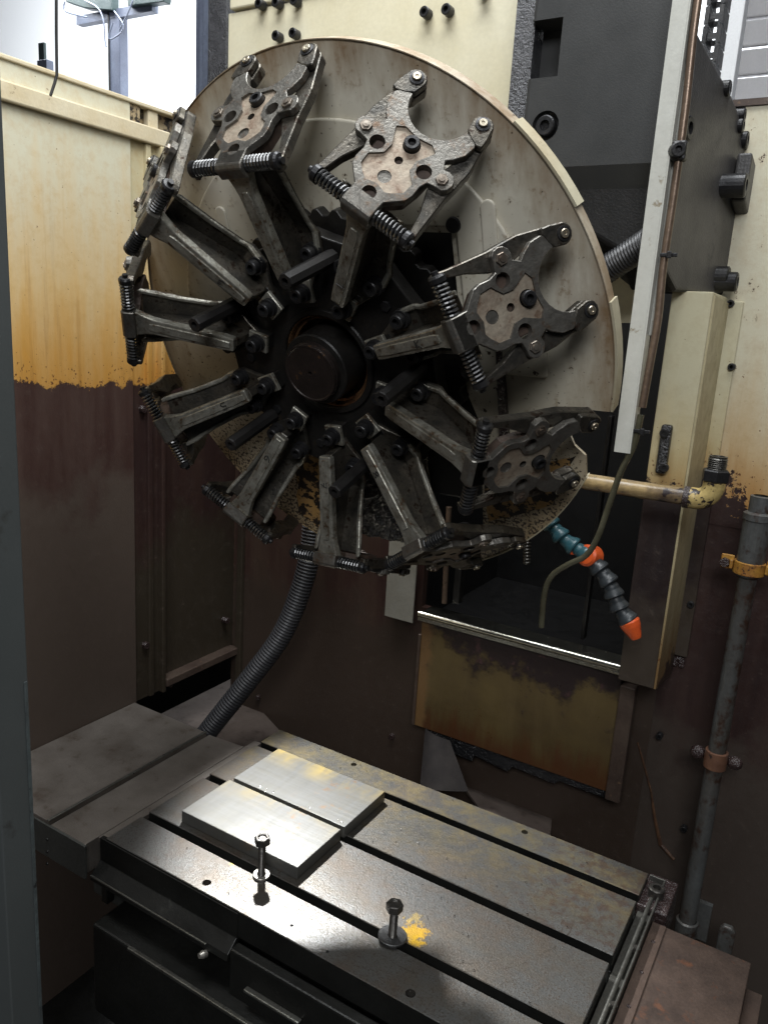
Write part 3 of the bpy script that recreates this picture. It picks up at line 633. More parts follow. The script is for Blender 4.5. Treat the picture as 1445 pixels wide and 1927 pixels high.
# articulated coolant nozzle
nz = empty('coolant_nozzle', at(1110, 1045, 'y', 1.2)); tag(nz, 'jointed plastic coolant hose of teal and dark gray segments with an orange valve and tip', 'coolant hose')
NY = 1.2
def seg(pa, pb, mat, w0=.0135, w1=.0095):
    pa = at(*pa, 'y', NY); pb = at(*pb, 'y', NY); d = (pb-pa); L_ = d.length
    pr = [(w1*.75, 0), (w1*.9, L_*.1), (w1, L_*.25), (w1*1.02, L_*.45), (w0*.97, L_*.78), (w0, L_*.92), (w0*.93, L_*1.0), (w0*.7, L_*1.03)]
    part(MB().lathe(pr, pa, d, 22), 'segment', M[mat], nz)
teal = [(1022, 968), (1040, 990), (1058, 1012), (1082, 1030), (1104, 1044)]
for i in range(len(teal)-1): seg(teal[i], teal[i+1], 'teal', .0155, .011)
v0 = at(1109, 1046, 'y', NY)
part(MB().lathe([(.0, -.016), (.015, -.016), (.0175, -.013), (.0175, .008), (.014, .011), (.006, .012), (0, .012)], v0, (-.35, -1, .25), 26), 'orange_valve', M['orange'], nz)
part(MB().box(v0+Vector((-.030, -.004, -.003)), v0+Vector((-.016, .004, .003))), 'valve_lever', M['orange'], nz, bevel=.001)
blk = [(1114, 1054), (1130, 1074), (1147, 1098), (1156, 1122), (1166, 1146), (1184, 1170)]
for i in range(len(blk)-1): seg(blk[i], blk[i+1], 'slate', .0165, .0125)
a = at(1182, 1166, 'y', NY); b = at(1200, 1207, 'y', NY)
part(MB().lathe([(.0145, 0), (.0165, .004), (.015, .012), (.0095, .028), (.0075, .032), (.005, .032), (.004, .02), (0, .02)], a, b-a, 24), 'orange_tip', M['orange'], nz)
# tool bit below magazine
a = at(992, 1000, 'y', 1.2); b = at(991, 1062, 'y', 1.2)
dm = MB(); L_ = (b-a).length; prb = []
for i in range(10): prb += [(.0055, L_*i/10), (.0068, L_*(i+.3)/10), (.0055, L_*(i+.8)/10)]
dm.lathe(prb+[(.003, L_), (0, L_)], a, b-a, 12); tag(dm.build('drill_bit', M['bolt']), 'short dark drill bit pointing down in the black opening beside the magazine', 'drill bit')

# =================================================================== TABLE
TX0, TX1, TY0, TY1 = -.944, -.171, .765, 1.219
slots = [.848, .998, 1.148]; sw, th_, bw_ = .0085, .012, .015
prof = [(TY0, 0)]
for s in slots:
    prof += [(s-sw, 0), (s-sw, -.020), (s-bw_, -.020), (s-bw_, -.034), (s+bw_, -.034), (s+bw_, -.020), (s+sw, -.020), (s+sw, 0)]
prof += [(TY1, 0), (TY1, -.07), (TY0+.02, -.07), (TY0+.006, -.05), (TY0, -.045)]
tb = empty('milling_table', ((TX0+TX1)/2, 1.0, 0)); tag(tb, 'worn steel milling table with three long slots, centre foreground', 'milling table')
# every strip between the slots ends at its own place on the left
body = MB().prism([(TX0, y, z) for y, z in prof], (TX1-TX0, 0, 0))
body = part(body, 'table_top', M['table'], tb, bevel=.0011, seg=1)
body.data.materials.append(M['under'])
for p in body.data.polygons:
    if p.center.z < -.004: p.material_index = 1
cut = MB(); TL = tb.location
for (x, y, r) in ((-.737, .783, .007), (-.376, .783, .007), (-.742, 1.2, .006), (-.381, 1.2, .006), (-.576, .788, .0025), (-.506, .778, .0025)):
    cut.prism([q-TL for q in circ((x, y, -.03), (1,0,0), (0,1,0), r)], (0, 0, .04))
carve(body, cut)
# front side: lip, plates and drip rails under the table edge
part(MB().prism([(-.958, y, z) for y, z in [(.7635, -.004), (.7635, -.046), (.745, -.062), (.742, -.072), (.752, -.072), (.772, -.05), (.772, -.004)]], (.30, 0, 0)), 'drip_flange', M['under'], tb, bevel=.001)
part(MB().box((-.958, .742, -.066), (-.70, .7455, -.0625)), 'lip_edge', M['edge'], tb, bevel=.001)
part(MB().box((-.655, .745, -.14), (-.10, .764, -.05)), 'front_skirt', M['under'], tb, bevel=.003)
part(MB().box((-.62, .735, -.098), (-.52, .745, -.093)), 'skirt_glint', M['edge'], tb, bevel=.002)  # pale strip stands in for a highlight along the skirt
part(MB().box((-.84, .715, -.128), (-.10, .722, -.122)), 'gutter_edge', M['edge'], tb, bevel=.0015)
part(MB().box((-.93, .722, -.30), (-.10, 1.15, -.128)), 'saddle_body', M['under'], tb, bevel=.004)
part(MB().box((-.96, .765, -.13), (-.945, 1.2, -.012)), 'end_plate', M['under'], tb, bevel=.002)
mb = MB(); pz = at(388, 1795, 'y', .742); mb.lathe([(.0055, 0), (.006, .006), (.004, .012), (0, .012)], pz, (-.3, -1, .2), 12); part(mb, 'grease_nipple', M['washer'], tb)
# right end gutter
gt = MB().box((TX1+.002, .50, -.030), (TX1+.024, 1.222, -.024)).box((TX1+.024, .50, -.030), (TX1+.027, 1.222, -.004)).box((TX1+.002, 1.219, -.03), (TX1+.027, 1.222, -.002))
part(gt, 'end_gutter', M['edge'], tb, bevel=.0008)
part(MB().tube([(TX1+.016, .5, -.012), (TX1+.016, 1.215, -.012)], .0035, 10), 'gutter_rod', M['edge'], tb)
for y in (1.19, 1.05, .93, .83):
    mb = MB(); hex_prism(mb, (TX1+.022, y, -.016), (.2, 0, 1), .0055, .010); part(mb, 'hex_screw', M['bolt'], tb)
part(MB().box((-.95, .80, -.5), (-.18, 1.18, -.30)), 'bed_body', M['under'], tb)

# right way cover
rc = empty('end_cover_plate', (-.07, .9, -.02)); tag(rc, 'brown stained flat steel cover plate at the right end of the table', 'cover plate')
part(MB().box((-.1425, .50, -.10), (-.002, 1.135, -.020)), 'plate', M['rcover'], rc, bevel=.0015)
part(MB().box((-.1425, .50, -.0198), (-.122, 1.133, -.0178)), 'hold_down_strip', M['rcover'], rc, bevel=.0006)
for y in (1.09, 1.02, .95, .87): 
    mb = MB(); mb.lathe([(.003, 0), (.0028, .0008), (0, .001)], (-.132, y, -.0178), (0, 0, 1), 12); part(mb, 'screw', M['crust'], rc)
part(MB().box((-.002, .50, -.12), (.02, 1.13, -.06)), 'side_step', M['rcover'], rc, bevel=.001)
# small block with big cap screw
kb = empty('end_block', at(1235, 1690, 'z', -.03)); tag(kb, 'dark steel block with one large cap screw at the rear right corner of the table', 'block')
c = at(1235, 1680, 'z', -.005)
part(MB().box((c.x-.022, c.y-.035, -.08), (c.x+.025, c.y+.055, -.012)), 'block_body', M['crust'], kb, bevel=.003)
mb = MB(); socket_head(mb, (c.x, c.y, .004), (0, 0, 1), .0125, .016, 24); part(mb, 'cap_screw', M['bolt'], kb)

# left way cover
lc = empty('way_cover', (-1.1, .9, 0)); tag(lc, 'stepped dull steel way cover sheets left of the milling table', 'way cover')
part(MB().prism([(-1.268, .736, .003), (-1.052, .736, .003), (-1.052, 1.112, .003), (-1.268, 1.112, .003)], (0, 0, -.06)), 'upper_sheet', M['cover'], lc, bevel=.001)
part(MB().box((-1.056, .735, .0028), (-1.050, 1.112, .0058)), 'sheet_lip', M['edge'], lc, bevel=.001)
lo = MB().prism([(-1.050, .738, -.004), (-.962, .738, -.004), (-.962, 1.125, -.004), (-1.050, 1.118, -.004)], (0, 0, -.056))
part(lo, 'lower_sheet', M['cover'], lc, bevel=.001)
part(MB().box((-1.268, .733, -.066), (-.958, .7378, -.0035)), 'front_face', M['cover_front'], lc, bevel=.001)
part(MB().box((-.962, .765, -.014), (-.945, 1.16, -.006)), 'joint_strip', M['cover'], lc)
for v in (1580, 1603, 1626):
    mb = MB(); mb.lathe([(.003, 0), (.002, .0016), (0, .002)], at(89, v, 'y', .733), (0, -1, 0), 10); part(mb, 'rivet', M['under'], lc)
# darker box below
part(MB().box((-1.0, .78, -.14), (-.93, 1.1, -.064)), 'under_box', M['cover_front'], lc, bevel=.004)

# steel blocks on the table
def blk_(x0, x1, y0, y1, mat, label):
    o = empty('steel_block', ((x0+x1)/2, (y0+y1)/2, 0)); tag(o, label, 'steel block', 'steel blocks on the table')
    part(MB().box((x0, y0, .0005), (x1, y1, .022)), 'plate', mat, o, bevel=.0012, seg=2)
    return o
b1 = blk_(-.8776, -.6284, .8685, .988, M['blockA'], 'nearer of the two flat steel blocks, next to the tall bolt')
b2 = blk_(-.8747, -.6265, .9965, 1.128, M['blockB'], 'farther flat steel block with yellow stained rear edge')
# water beads and chips between the blocks
dr = MB()
for i in range(34):
    x = -.86+random.random()*.23; y = .9922+random.gauss(0, .0018); s = random.uniform(.0008, .0022)
    dr.lathe([(s, 0), (s*.7, s*.5), (0, s*.7)], (x, y+(.012 if i % 5 == 0 else 0), .0221 if abs(y-.9922) > .0043 or i % 5 == 0 else .001), (0, 0, 1), 8)
tag(dr.build('coolant_droplets', M['chrome']), 'shiny coolant droplets in the groove between the two steel blocks', 'droplets', kind='stuff')

def tbolt(x, y, htop, wr, wmat, label, dz=0):
    o = empty('slot_bolt', (x, y, 0)); tag(o, label, 'bolt', 'bolts standing in the front table slot')
    pr = [(.0058, -.02)]; n = int((htop-.012+.02)/.0016)
    for i in range(n): pr += [(.0061, -.02+i*.0016), (.0053, -.02+i*.0016+.0008)]
    pr += [(.0058, htop-.012)]
    part(MB().lathe(pr, (x, y, 0), (0, 0, 1), 16, False), 'shank', M['bolt'], o)
    mb = MB(); rot = Vector((math.cos(.4), math.sin(.4), 0))
    mb.lathe([(.0062, htop-.012), (.0115, htop-.012), (.0125, htop-.011), (.0125, htop-.001), (.011, htop), (.0075, htop), (.0065, htop-.002), (0, htop-.002)], (x, y, 0), (0, 0, 1), 6, False, rot)
    part(mb, 'hex_head', M['bolt'], o, bevel=.0004, seg=1)
    w = MB().lathe([(.0065, dz+.001), (wr, dz+.001), (wr, dz+.0035), (wr*.95, dz+.0042), (.0075, dz+.0042), (.0065, dz+.0036), (.0065, dz+.001)], (x, y, 0), (.02, .03, 1), 36, False)
    part(w, 'washer', M[wmat], o)
    return o
tbolt(-.679, .843, .070, .0135, 'washer', 'taller bolt with a small bright washer in the front slot beside the nearer block')
tbolt(-.444, .850, .060, .021, 'washer_dark', 'bolt with a wide dark washer in the front slot next to the yellow splash', .003)

# metal chips lying in the slots and on the table
ch = MB(); random.seed(11)
for i in range(230):
    if i % 3: y = random.choice(slots)+random.uniform(-.012, .012); z = -.0335; x = random.uniform(TX0, TX1)
    else: x = random.uniform(-.9, -.2); y = random.uniform(.775, 1.21); z = .0002
    if z > 0 and (any(abs(y-s_) < .0125 for s_ in slots) or (-.885 < x < -.62 and .86 < y < 1.135)): continue
    a = random.random()*6.3; L_ = random.uniform(.0015, .0045); c_, s_ = math.cos(a), math.sin(a)
    pts = [(x+c_*L_*k+s_*.0012*math.sin(k*3), y+s_*L_*k-c_*.0012*math.sin(k*3), z+.0008+.0010*abs(math.sin(k*2.5))) for k in (0, .33, .66, 1)]
    ch.tube(pts, .00045, 4)
tag(ch.build('metal_chips', M['bolt']), 'tiny metal chips scattered in the slots and over the table', 'metal chips', kind='stuff')
# foreground door post
dp = empty('door_post', (-.7, .45, .6)); tag(dp, 'gray green painted door post along the left edge of the picture', 'door post')
part(MB().box((-.80, .45, -.55), (-.7262, .49, 1.6)), 'post_face', M['post'], dp, bevel=.0015)
part(MB().box((-.7260, .4845, -.55), (-.7250, .4885, .45)), 'worn_lip', M['postlip'], dp, bevel=.0003)
part(MB().box((-.80, .435, -.55), (-.762, .4495, 1.6)), 'outer_trim', M['post'], dp, bevel=.002)

# =================================================================== TOOL MAGAZINE
AX_TH, AX_PH, PH0 = 0.0, -.37878763, .97029668
P0 = Vector((-.64899007, .83, .76193983))
n_ = Vector((math.cos(AX_PH)*math.sin(.0040837), -math.cos(AX_PH)*math.cos(.0040837), math.sin(AX_PH)))
x_ = Vector((0, 0, 1)).cross(n_).normalized(); y_ = n_.cross(x_)
MAGM = Matrix((x_, y_, n_)).transposed().to_4x4(); MAGM.translation = P0
mag = empty('tool_magazine'); mag.matrix_world = MAGM
tag(mag, 'black star shaped rotating tool magazine with ten gripper arms and springs', 'tool magazine')
# local frame: x,y in the wheel plane, z along the axle towards the viewer
mb = MB()
mb.lathe([(.067, -.098), (.0675, -.0905), (.069, -.089), (.0755, -.089), (.077, -.091), (.077, -.104), (.092, -.106), (.092, -.16)], (0,0,0), (0,0,1), 64)
mb.build('hub_ring', M['hub'], mag)
MB().lathe([(.0675, -.0935), (.0655, -.094), (.063, -.098), (.0625, -.101), (.0595, -.102), (.059, -.104), (.059, -.14)], (0,0,0), (0,0,1), 64).build('copper_bore', M['brass'], mag)
mb = MB(); mb.lathe([(.0505, -.14), (.0505, -.066), (.0490, -.0640), (.030, -.0640)], (0,0,0), (0,0,1), 64)
mb.build('inner_sleeve', M['hub'], mag)
cp_ = MB().lathe([(.0415, -.0638), (.0415, -.056), (.0405, -.0555), (.0405, -.0535), (.0415, -.053), (.0405, -.0505), (.0385, -.0505), (.0375, -.0515), (.003, -.0515), (.0028, -.056), (0, -.056)], (0,0,0), (0,0,1), 56).build('hub_cap', M['cap'], mag)
# decagonal carrier plate
dec = []
for i in range(10):
    a = PH0+i*math.pi/5
    for da, rr in ((-.20, .172), (-.07, .178), (.07, .178), (.20, .172)): dec.append((rr*math.cos(a+da), rr*math.sin(a+da), -.094))
car = MB().prism([Vector(p) for p in dec], (0, 0, -.024)).build('carrier_plate', M['hub'], mag, bevel=.002)
carve(car, MB().prism([Vector(p) for p in circ((0, 0, -.13), (1,0,0), (0,1,0), .0765, 48)], (0, 0, .06)))
for i in range(10):   # screws between the arms
    a = PH0+(i+.5)*math.pi/5
    mb = MB(); hex_prism(mb, (.138*math.cos(a), .138*math.sin(a), -.0945), (0,0,1), .0075, .004); mb.build('carrier_screw', M['black'], mag)
# toothed ring behind
tr = []
nt_ = 40
for i in range(nt_*4):
    a = 2*math.pi*i/(nt_*4); rr = .196 if i % 4 in (0, 1) else .188; tr.append((rr*math.cos(a), rr*math.sin(a), -.130))
MB().prism([Vector(p) for p in tr], (0, 0, -.018)).build('gear_ring', M['hub'], mag, bevel=.001, seg=1)
# long spacer rods
for i in range(5):
    a = 1.2989+2*math.pi*i/5
    c = Vector((.152*math.cos(a), .152*math.sin(a), 0)); mb = MB()
    mb.lathe([(.0105, -.09), (.0105, .010), (.0095, .012), (.0048, .012), (.0045, .002), (0, .002)], c, (0,0,1), 8, False, ref=(math.cos(a), math.sin(a), 0))
    mb.build('spacer_rod', M['rodblk'], mag)

# --- one gripper arm, in its own frame: X radial, Y tangential, Z axle
D = Vector((.583, 0, -.812)); Nn = Vector((.812, 0, .583)); T = Vector((0, 1, 0)); H0 = Vector((.291, 0, -.0045))
def sp_(s, t, h): return H0 + D*s + T*t + Nn*h
arm = MB()
# front rib with flared end; cross-section strips
def strip(pts, widths, thick, dirn):
    """bar following pts (r,a) with half widths, thickness along dirn"""
    n = len(pts); vs = []
    for (r_, a_), w in zip(pts, widths):
        p = Vector((r_, 0, a_)); d = dirn*thick
        vs += [p+T*w, p-T*w, p-T*w-d, p+T*w-d]
    fs = [(0, 3, 2, 1), ((n-1)*4, (n-1)*4+1, (n-1)*4+2, (n-1)*4+3)]
    for i in range(n-1):
        for k in range(4): fs.append((i*4+k, i*4+(k+1) % 4, (i+1)*4+(k+1) % 4, (i+1)*4+k))
    return vs, fs
nr = Vector((-.29, 0, .957)).normalized()
arm.add(*strip([(.1235, -.0425), (.135, -.039), (.240, -.0075), (.252, -.004), (.270, .002)], [.0095, .0105, .0115, .014, .0195], .012, nr))
armo = arm.build('tool_arm', M['cast_pale'], mag, bevel=.0018)
def sub(mb, name, mat, **k):
    return mb.build(name, mat, armo, **k)
pad = MB(); pad.add(*strip([(.128, -.0392), (.150, -.0326), (.236, -.0068), (.244, -.0044)], [.0045, .006, .006, .0045], .004, nr))
sub(pad, 'raised_pad', M['cast_pale'], bevel=.0008, seg=1)
web = MB().prism([Vector((r_, -.006, a_)) for r_, a_ in [(.125, -.052), (.262, -.012), (.272, -.028), (.186, -.082), (.125, -.088)]], (0, .012, 0))
sub(web, 'web', M['cast'], bevel=.001, seg=1)
# rear channel plate, tapering to a point at the hub
rp = [(.094, -.079, .002), (.128, -.081, .020), (.150, -.083, .034), (.178, -.084, .0345), (.190, -.0795, .0315), (.230, -.055, .034), (.262, -.033, .040), (.275, -.026, .041)]
vs = []; 
for (r_, a_, w) in rp:
    p = Vector((r_, 0, a_)); dn = Vector((0, 0, -.007)) if r_ < .18 else Vector((-.0035, 0, -.006))
    vs += [p+T*w, p-T*w, p-T*w+dn, p+T*w+dn]
n = len(rp); fs = [(0, 3, 2, 1), ((n-1)*4, (n-1)*4+1, (n-1)*4+2, (n-1)*4+3)]
for i in range(n-1):
    for k in range(4): fs.append((i*4+k, i*4+(k+1) % 4, (i+1)*4+(k+1) % 4, (i+1)*4+k))
rpm = MB().add(vs, fs)
sub(rpm, 'rear_plate', M['cast'], bevel=.0012, seg=1)
# raised borders of the rear plate
for s in (1, -1):
    eb = MB(); vs = []
    q8 = [(r_, a_, w) for (r_, a_, w) in rp[2:]]
    for (r_, a_, w) in q8:
        p = Vector((r_, 0, a_+.0002)); vs += [p+T*s*(w+.0012), p+T*s*(w-.007), p+T*s*(w-.005)+Vector((.002, 0, .006)), p+T*s*w+Vector((.002, 0, .006))]
    n = len(q8); fs = [(0, 3, 2, 1), ((n-1)*4, (n-1)*4+1, (n-1)*4+2, (n-1)*4+3)]
    for i in range(n-1):
        for k in range(4): fs.append((i*4+k, i*4+(k+1) % 4, (i+1)*4+(k+1) % 4, (i+1)*4+k))
    sub(eb.add(vs, fs), 'border_rib', M['cast_pale'], bevel=.001, seg=1)
# foot with cap screw near the hub
ft = MB().box((.090, -.0135, -.080), (.121, .0135, -.0735)); sub(ft, 'foot', M['cast_pale'], bevel=.001, seg=1)
sub(MB().box((.092, -.0115, -.096), (.128, .0115, -.0802)), 'foot_spacer', M['hub'], bevel=.001, seg=1)
mb = MB(); mb.lathe([(.0125, -.0733), (.0125, -.0715), (.011, -.071), (.011, -.0685), (.0125, -.068), (.0125, -.066), (.009, -.066)], (.1045, 0, 0), (0,0,1), 24, False)
socket_head(mb, (.1045, 0, -.0555), (0,0,1), .0095, .012, 24); sub(mb, 'foot_screw', M['black'])
for s in (1, -1):
    mb = MB(); mb.lathe([(.0125, -.083), (.0125, -.079), (.011, -.0785), (.011, -.077), (.012, -.0765), (.012, -.0745), (.009, -.0745)], (.155, s*.0235, 0), (0,0,1), 24, False)
    socket_head(mb, (.155, s*.0235, -.064), (0,0,1), .0095, .012, 24); sub(mb, 'plate_screw', M['black'])
# spring block
bk = MB().prism([sp_(s, -.0195, h) for s, h in [(-.026, -.019), (-.026, -.004), (-.021, 0), (-.002, 0), (-.002, -.021)]], T*.039)
sub(bk, 'spring_block', M['gplate'], bevel=.0012, seg=1)
# gripper plate outline (half), mirrored
half = [(-.020, .0185), (.000, .0195), (.016, .036), (.025, .0385), (.038, .038), (.047, .041), (.049, .052)]
for k in range(0, 7): 
    a = R(150-k*30); half.append((.060+.0125*math.cos(a)*1.0, .052+.0125*math.sin(a)))
half += [(.080, .040), (.086, .046), (.098, .0535), (.112, .055), (.118, .051), (.120, .044)]
cs, cr_ = .1275, .0375
for k in range(0, 7):
    a = R(98+k*82/6); half.append((cs+cr_*math.cos(a)*1.0, cr_*math.sin(a)))
half[-1] = (cs-cr_, .0001)
half = [(s, max(t, .0)) for s, t in half]
full = half[:-1] + [(half[-1][0], 0)] + [(s, -t) for s, t in reversed(half[:-1])]
gp = MB().prism([sp_(s, t, -.0090) for s, t in full], Nn*.0090)
gpo = gp.build('gripper_plate', M['gplate'], armo, bevel=.0008, seg=1)
gpo.data.materials.append(M['pocket'])
pk = [(.083, 0), (.086, .018), (.080, .027), (.070, .022), (.060, .0165), (.047, .0175), (.041, .024), (.036, .030), (.022, .029), (.014, .020), (.010, .013), (.0135, 0)]
pkf = pk + [(s, -t) for s, t in reversed(pk[1:-1])]
cut = MB().prism([sp_(s, t, -.0030) for s, t in pkf], Nn*.01)
for (s, t, r_, dp_) in ((0, 0, .0082, .02), (.052, .0305, .0088, .02), (.055, -.0305, .0088, .02), (.0505, 0, .0048, .02), (.0260, .0, .0078, .0048), (.073, 0, .0100, .02)):
    cut.prism([sp_(s, t, -dp_)+(D*math.cos(2*math.pi*k/20)+T*math.sin(2*math.pi*k/20))*r_ for k in range(20)], Nn*(dp_+.01))
carve(gpo, cut)
gi = []
for p in gpo.data.polygons:
    d = (Vector(p.center)-H0).dot(Nn)
    if p.normal.dot(Nn) > .9 and -.0045 < d < -.002: p.material_index = 1; gi.append(1)
mb = MB(); mb.lathe([(.0118, -.012), (.0118, -.0065), (.0098, -.0065)], sp_(.073, 0, 0), Nn, 24, False)
socket_head(mb, sp_(.073, 0, .004), Nn, .0088, .012, 24); sub(mb, 'pivot_screw', M['black'])
# backing block behind plate (keeps holes dark)
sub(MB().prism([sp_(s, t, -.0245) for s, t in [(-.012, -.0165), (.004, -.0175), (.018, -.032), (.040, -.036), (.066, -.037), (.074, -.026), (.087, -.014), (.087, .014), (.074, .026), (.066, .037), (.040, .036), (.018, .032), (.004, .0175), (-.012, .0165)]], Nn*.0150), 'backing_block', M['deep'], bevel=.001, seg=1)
for sg in (1, -1):
    mb = MB(); hex_prism(mb, sp_(.059, sg*.0515, 0), Nn, .0072, .0032, ref=D); mb.lathe([(.0036, .0032), (.0036, .0046), (0, .0048)], sp_(.059, sg*.0515, 0), Nn, 12, False)
    sub(mb, 'hex_nut', M['nut'])
    # finger lever
    lev = [(-.020, .0585), (-.019, .066), (-.012, .0685), (.000, .067), (.030, .0655), (.050, .0645), (.068, .0655), (.090, .066), (.122, .0605)]
    for k in range(0, 8):
        a = R(100-k*26); lev.append((.138+.0125*math.cos(a), .0455+.0125*math.sin(a)))
    lev += [(.122, .0365), (.112, .044), (.085, .044), (.066, .040), (.046, .042), (.020, .053), (-.004, .0585)]
    lv = MB().prism([sp_(s, sg*t, -.0225) for s, t in lev], Nn*.0132)
    lo_ = sub(lv, 'finger', M['cast'], bevel=.0012, seg=1)
    # raised fork end
    fe = [(.116, .061), (.126, .0605)]
    for k in range(0, 8):
        a = R(95-k*26); fe.append((.138+.0125*math.cos(a), .0455+.0125*math.sin(a)))
    fe += [(.124, .036), (.118, .044), (.114, .055)]
    sub(MB().prism([sp_(s, sg*t, -.0078) for s, t in fe], Nn*.0085), 'fork_end', M['cast'], bevel=.0012, seg=1)
    mb = MB(); mb.lathe([(.0085, 0), (.0082, .0014), (.0056, .0018)], sp_(.139, sg*.0452, .0006), Nn, 20, False); sub(mb, 'collar', M['black'])
    mb = MB(); mb.lathe([(.0050, 0), (.0050, .0036), (.0044, .0044), (.0018, .0044), (.0012, .0036), (0, .0036)], sp_(.139, sg*.0452, .0006), Nn, 18, False); sub(mb, 'pin', M['pin'])
    # spring
    c0 = sp_(-.0135, 0, -.0100); pts = []; turns = 8
    for k in range(turns*14+1):
        f = k/(turns*14); a = 2*math.pi*turns*f
        pts.append(c0+T*sg*(.0200+.0385*f)+(D*math.cos(a)+Nn*math.sin(a))*.0078)
    sub(MB().tube(pts, .00165, 6), 'spring', M['spring'])
    mb = MB(); mb.lathe([(.0045, .018), (.0045, .058), (.0095, .0585), (.0098, .064), (.0080, .0665), (.004, .067), (.0038, .071), (0, .071)], c0, T*sg, 18, False)
    sub(mb, 'spring_rod', M['black'])
def dup_arm(src):
    c = src.copy(); COL.objects.link(c); c.parent = mag
    for ch in list(src.children):
        d = ch.copy(); COL.objects.link(d); d.parent = c
    return c
arms = []
for i in range(10):
    a_ = armo if i == 0 else dup_arm(arms[0])
    arms.append(a_)
for i, a_ in enumerate(arms): a_.matrix_local = Matrix.Rotation(PH0+i*math.pi/5, 4, 'Z')
# hand written digits on the pads
MARKS = {0: 'L', 2: '3', 4: '5', 5: '6', 6: '7', 7: '8', 9: 'K'}
STROKES = {'L': [[(0, 1), (0, 0), (.55, 0)]], 'K': [[(0, 0), (0, 1)], [(.6, 1), (0, .5), (.6, 0)]],
  '3': [[(0, .9), (.3, 1), (.6, .85), (.55, .6), (.25, .52)], [(.25, .52), (.6, .42), (.65, .15), (.35, 0), (0, .1)]],
  '5': [[(.6, 1), (.1, 1), (.05, .55), (.4, .6), (.62, .3), (.4, 0), (0, .05)]],
  '6': [[(.6, 1), (.2, .75), (0, .3), (.2, 0), (.5, .05), (.58, .3), (.35, .5), (.1, .35)]],
  '7': [[(0, 1), (.6, 1), (.25, 0)], [(.1, .5), (.55, .5)]],
  '8': [[(.3, .5), (.05, .75), (.3, 1), (.55, .75), (.3, .5), (0, .25), (.3, 0), (.6, .25), (.3, .5)]]}
for i, ch in MARKS.items():
    mb = MB(); base = Vector((.158 if i != 9 else .205, 0, 0)); base.z = -.0392+(base.x-.128)*.30+.0012
    er = Vector((.957, 0, .29))
    for st_ in STROKES[ch]:
        # digits stand along the arm, their tops turned sideways
        pts = [base+er*(x*.014)+T*((y-.5)*.010) + nr*.0004 for x, y in st_]
        mb.tube(pts, .0006, 5)
    mb.build('inked_mark', M['ink'], arms[i])

# --- fixed round cover behind the arms
cov = empty('magazine_cover'); cm = MAGM.copy(); cm.translation = P0-n_*.155; cov.matrix_world = cm
tag(cov, 'large round dirty cream sheet metal cover behind the gripper arms', 'cover')
Rd = .3835
def arc_pts(a0, a1, n, r=Rd): return [(r*math.cos(R(a0+(a1-a0)*i/n)), r*math.sin(R(a0+(a1-a0)*i/n))) for i in range(n+1)]
# left plate: from the window edge anticlockwise over the top to the bottom
left = [(.100, .161), (.179, .159), (.182, -.056), (.199, -.103), (.190, -.269)] + arc_pts(-62, -24.5, 20) + [(.348, -.128), (.333, -.115), (.326, -.098), (.327, -.080), (.335, -.066), (.345, -.061), (.378, -.061)] + arc_pts(-8.5, 257, 120) + [(-.082, -.316), (-.057, -.193), (-.04, -.05), (.0, .10)]
plate = MB().prism([Vector((x, y, 0)) for x, y in left], (0, 0, -.004)).build('cover_plate', M['disc'], cov)
cut = MB()
def slotc(x, y0, y1, w, z0, z1):
    pts = [(x+w*math.cos(R(a)), y1+w*math.sin(R(a))) for a in range(0, 181, 20)]+[(x+w*math.cos(R(a)), y0+w*math.sin(R(a))) for a in range(180, 361, 20)]
    return MB().prism([Vector((px_, py_, z0)) for px_, py_ in pts], (0, 0, z1-z0))
# stamped slots, raised rims
for (x, y0, y1) in ((.234, .130, .190), (-.182, .130, .190)):
    s_ = slotc(x, y0, y1, .0095, .0062, .0105); s_.build('stamped_slot', M['disc'], cov, bevel=.0022, seg=3, ang=50)
    s2 = slotc(x, y0+.001, y1-.001, .0055, .0030, .0040)
# raised inner step (annular sector sheet)
ann = arc_pts(-4, 168, 60, .300) + [(-.15, .0), (-.10, .13), (0, .172), (.09, .17), (.188, .166), (.192, -.02)]
MB().prism([Vector((x, y, .0006)) for x, y in ann], (0, 0, .006)).build('inner_step', M['disc'], cov, bevel=.004, seg=3)
# seam groove on the right-hand plate
MB().prism([Vector((x, y, .0005)) for x, y in [(.232, .02), (.240, .02), (.243, -.16), (.228, -.16)]], (0, 0, .0075)).build('seam_strip', M['crust'], cov)
# folded outer rim
def rim(a0, a1, z0, z1, w=.0012, r=Rd):
    mb = MB(); n = max(6, int(abs(a1-a0)/2.5)); vs = []
    for i in range(n+1):
        a = R(a0+(a1-a0)*i/n); c_, s_ = math.cos(a), math.sin(a)
        vs += [(r*c_, r*s_, z0), ((r+w)*c_, (r+w)*s_, z0), ((r+w)*c_, (r+w)*s_, z1), (r*c_, r*s_, z1)]
    fs = [(0, 1, 2, 3), (n*4+3, n*4+2, n*4+1, n*4)]
    for i in range(n):
        for k in range(4): fs.append((i*4+k, (i+1)*4+k, (i+1)*4+(k+1) % 4, i*4+(k+1) % 4))
    return mb.add(vs, fs)
rim(-8.5, 257, -.018, .002).build('rim', M['disc'], cov)
rim(29, 46, -.02, .0030, .0032, Rd+.0014).build('lit_rim_strip', M['disc_rim'], cov)  # paler strips put the light caught by the rim into colour
rim(-8.8, 12, -.02, .0030, .0030, Rd+.0014).build('lit_rim_strip', M['disc_rim'], cov)
rim(-62, -24.5, -.010, .003, .0015).build('rim', M['disc_rim'], cov)
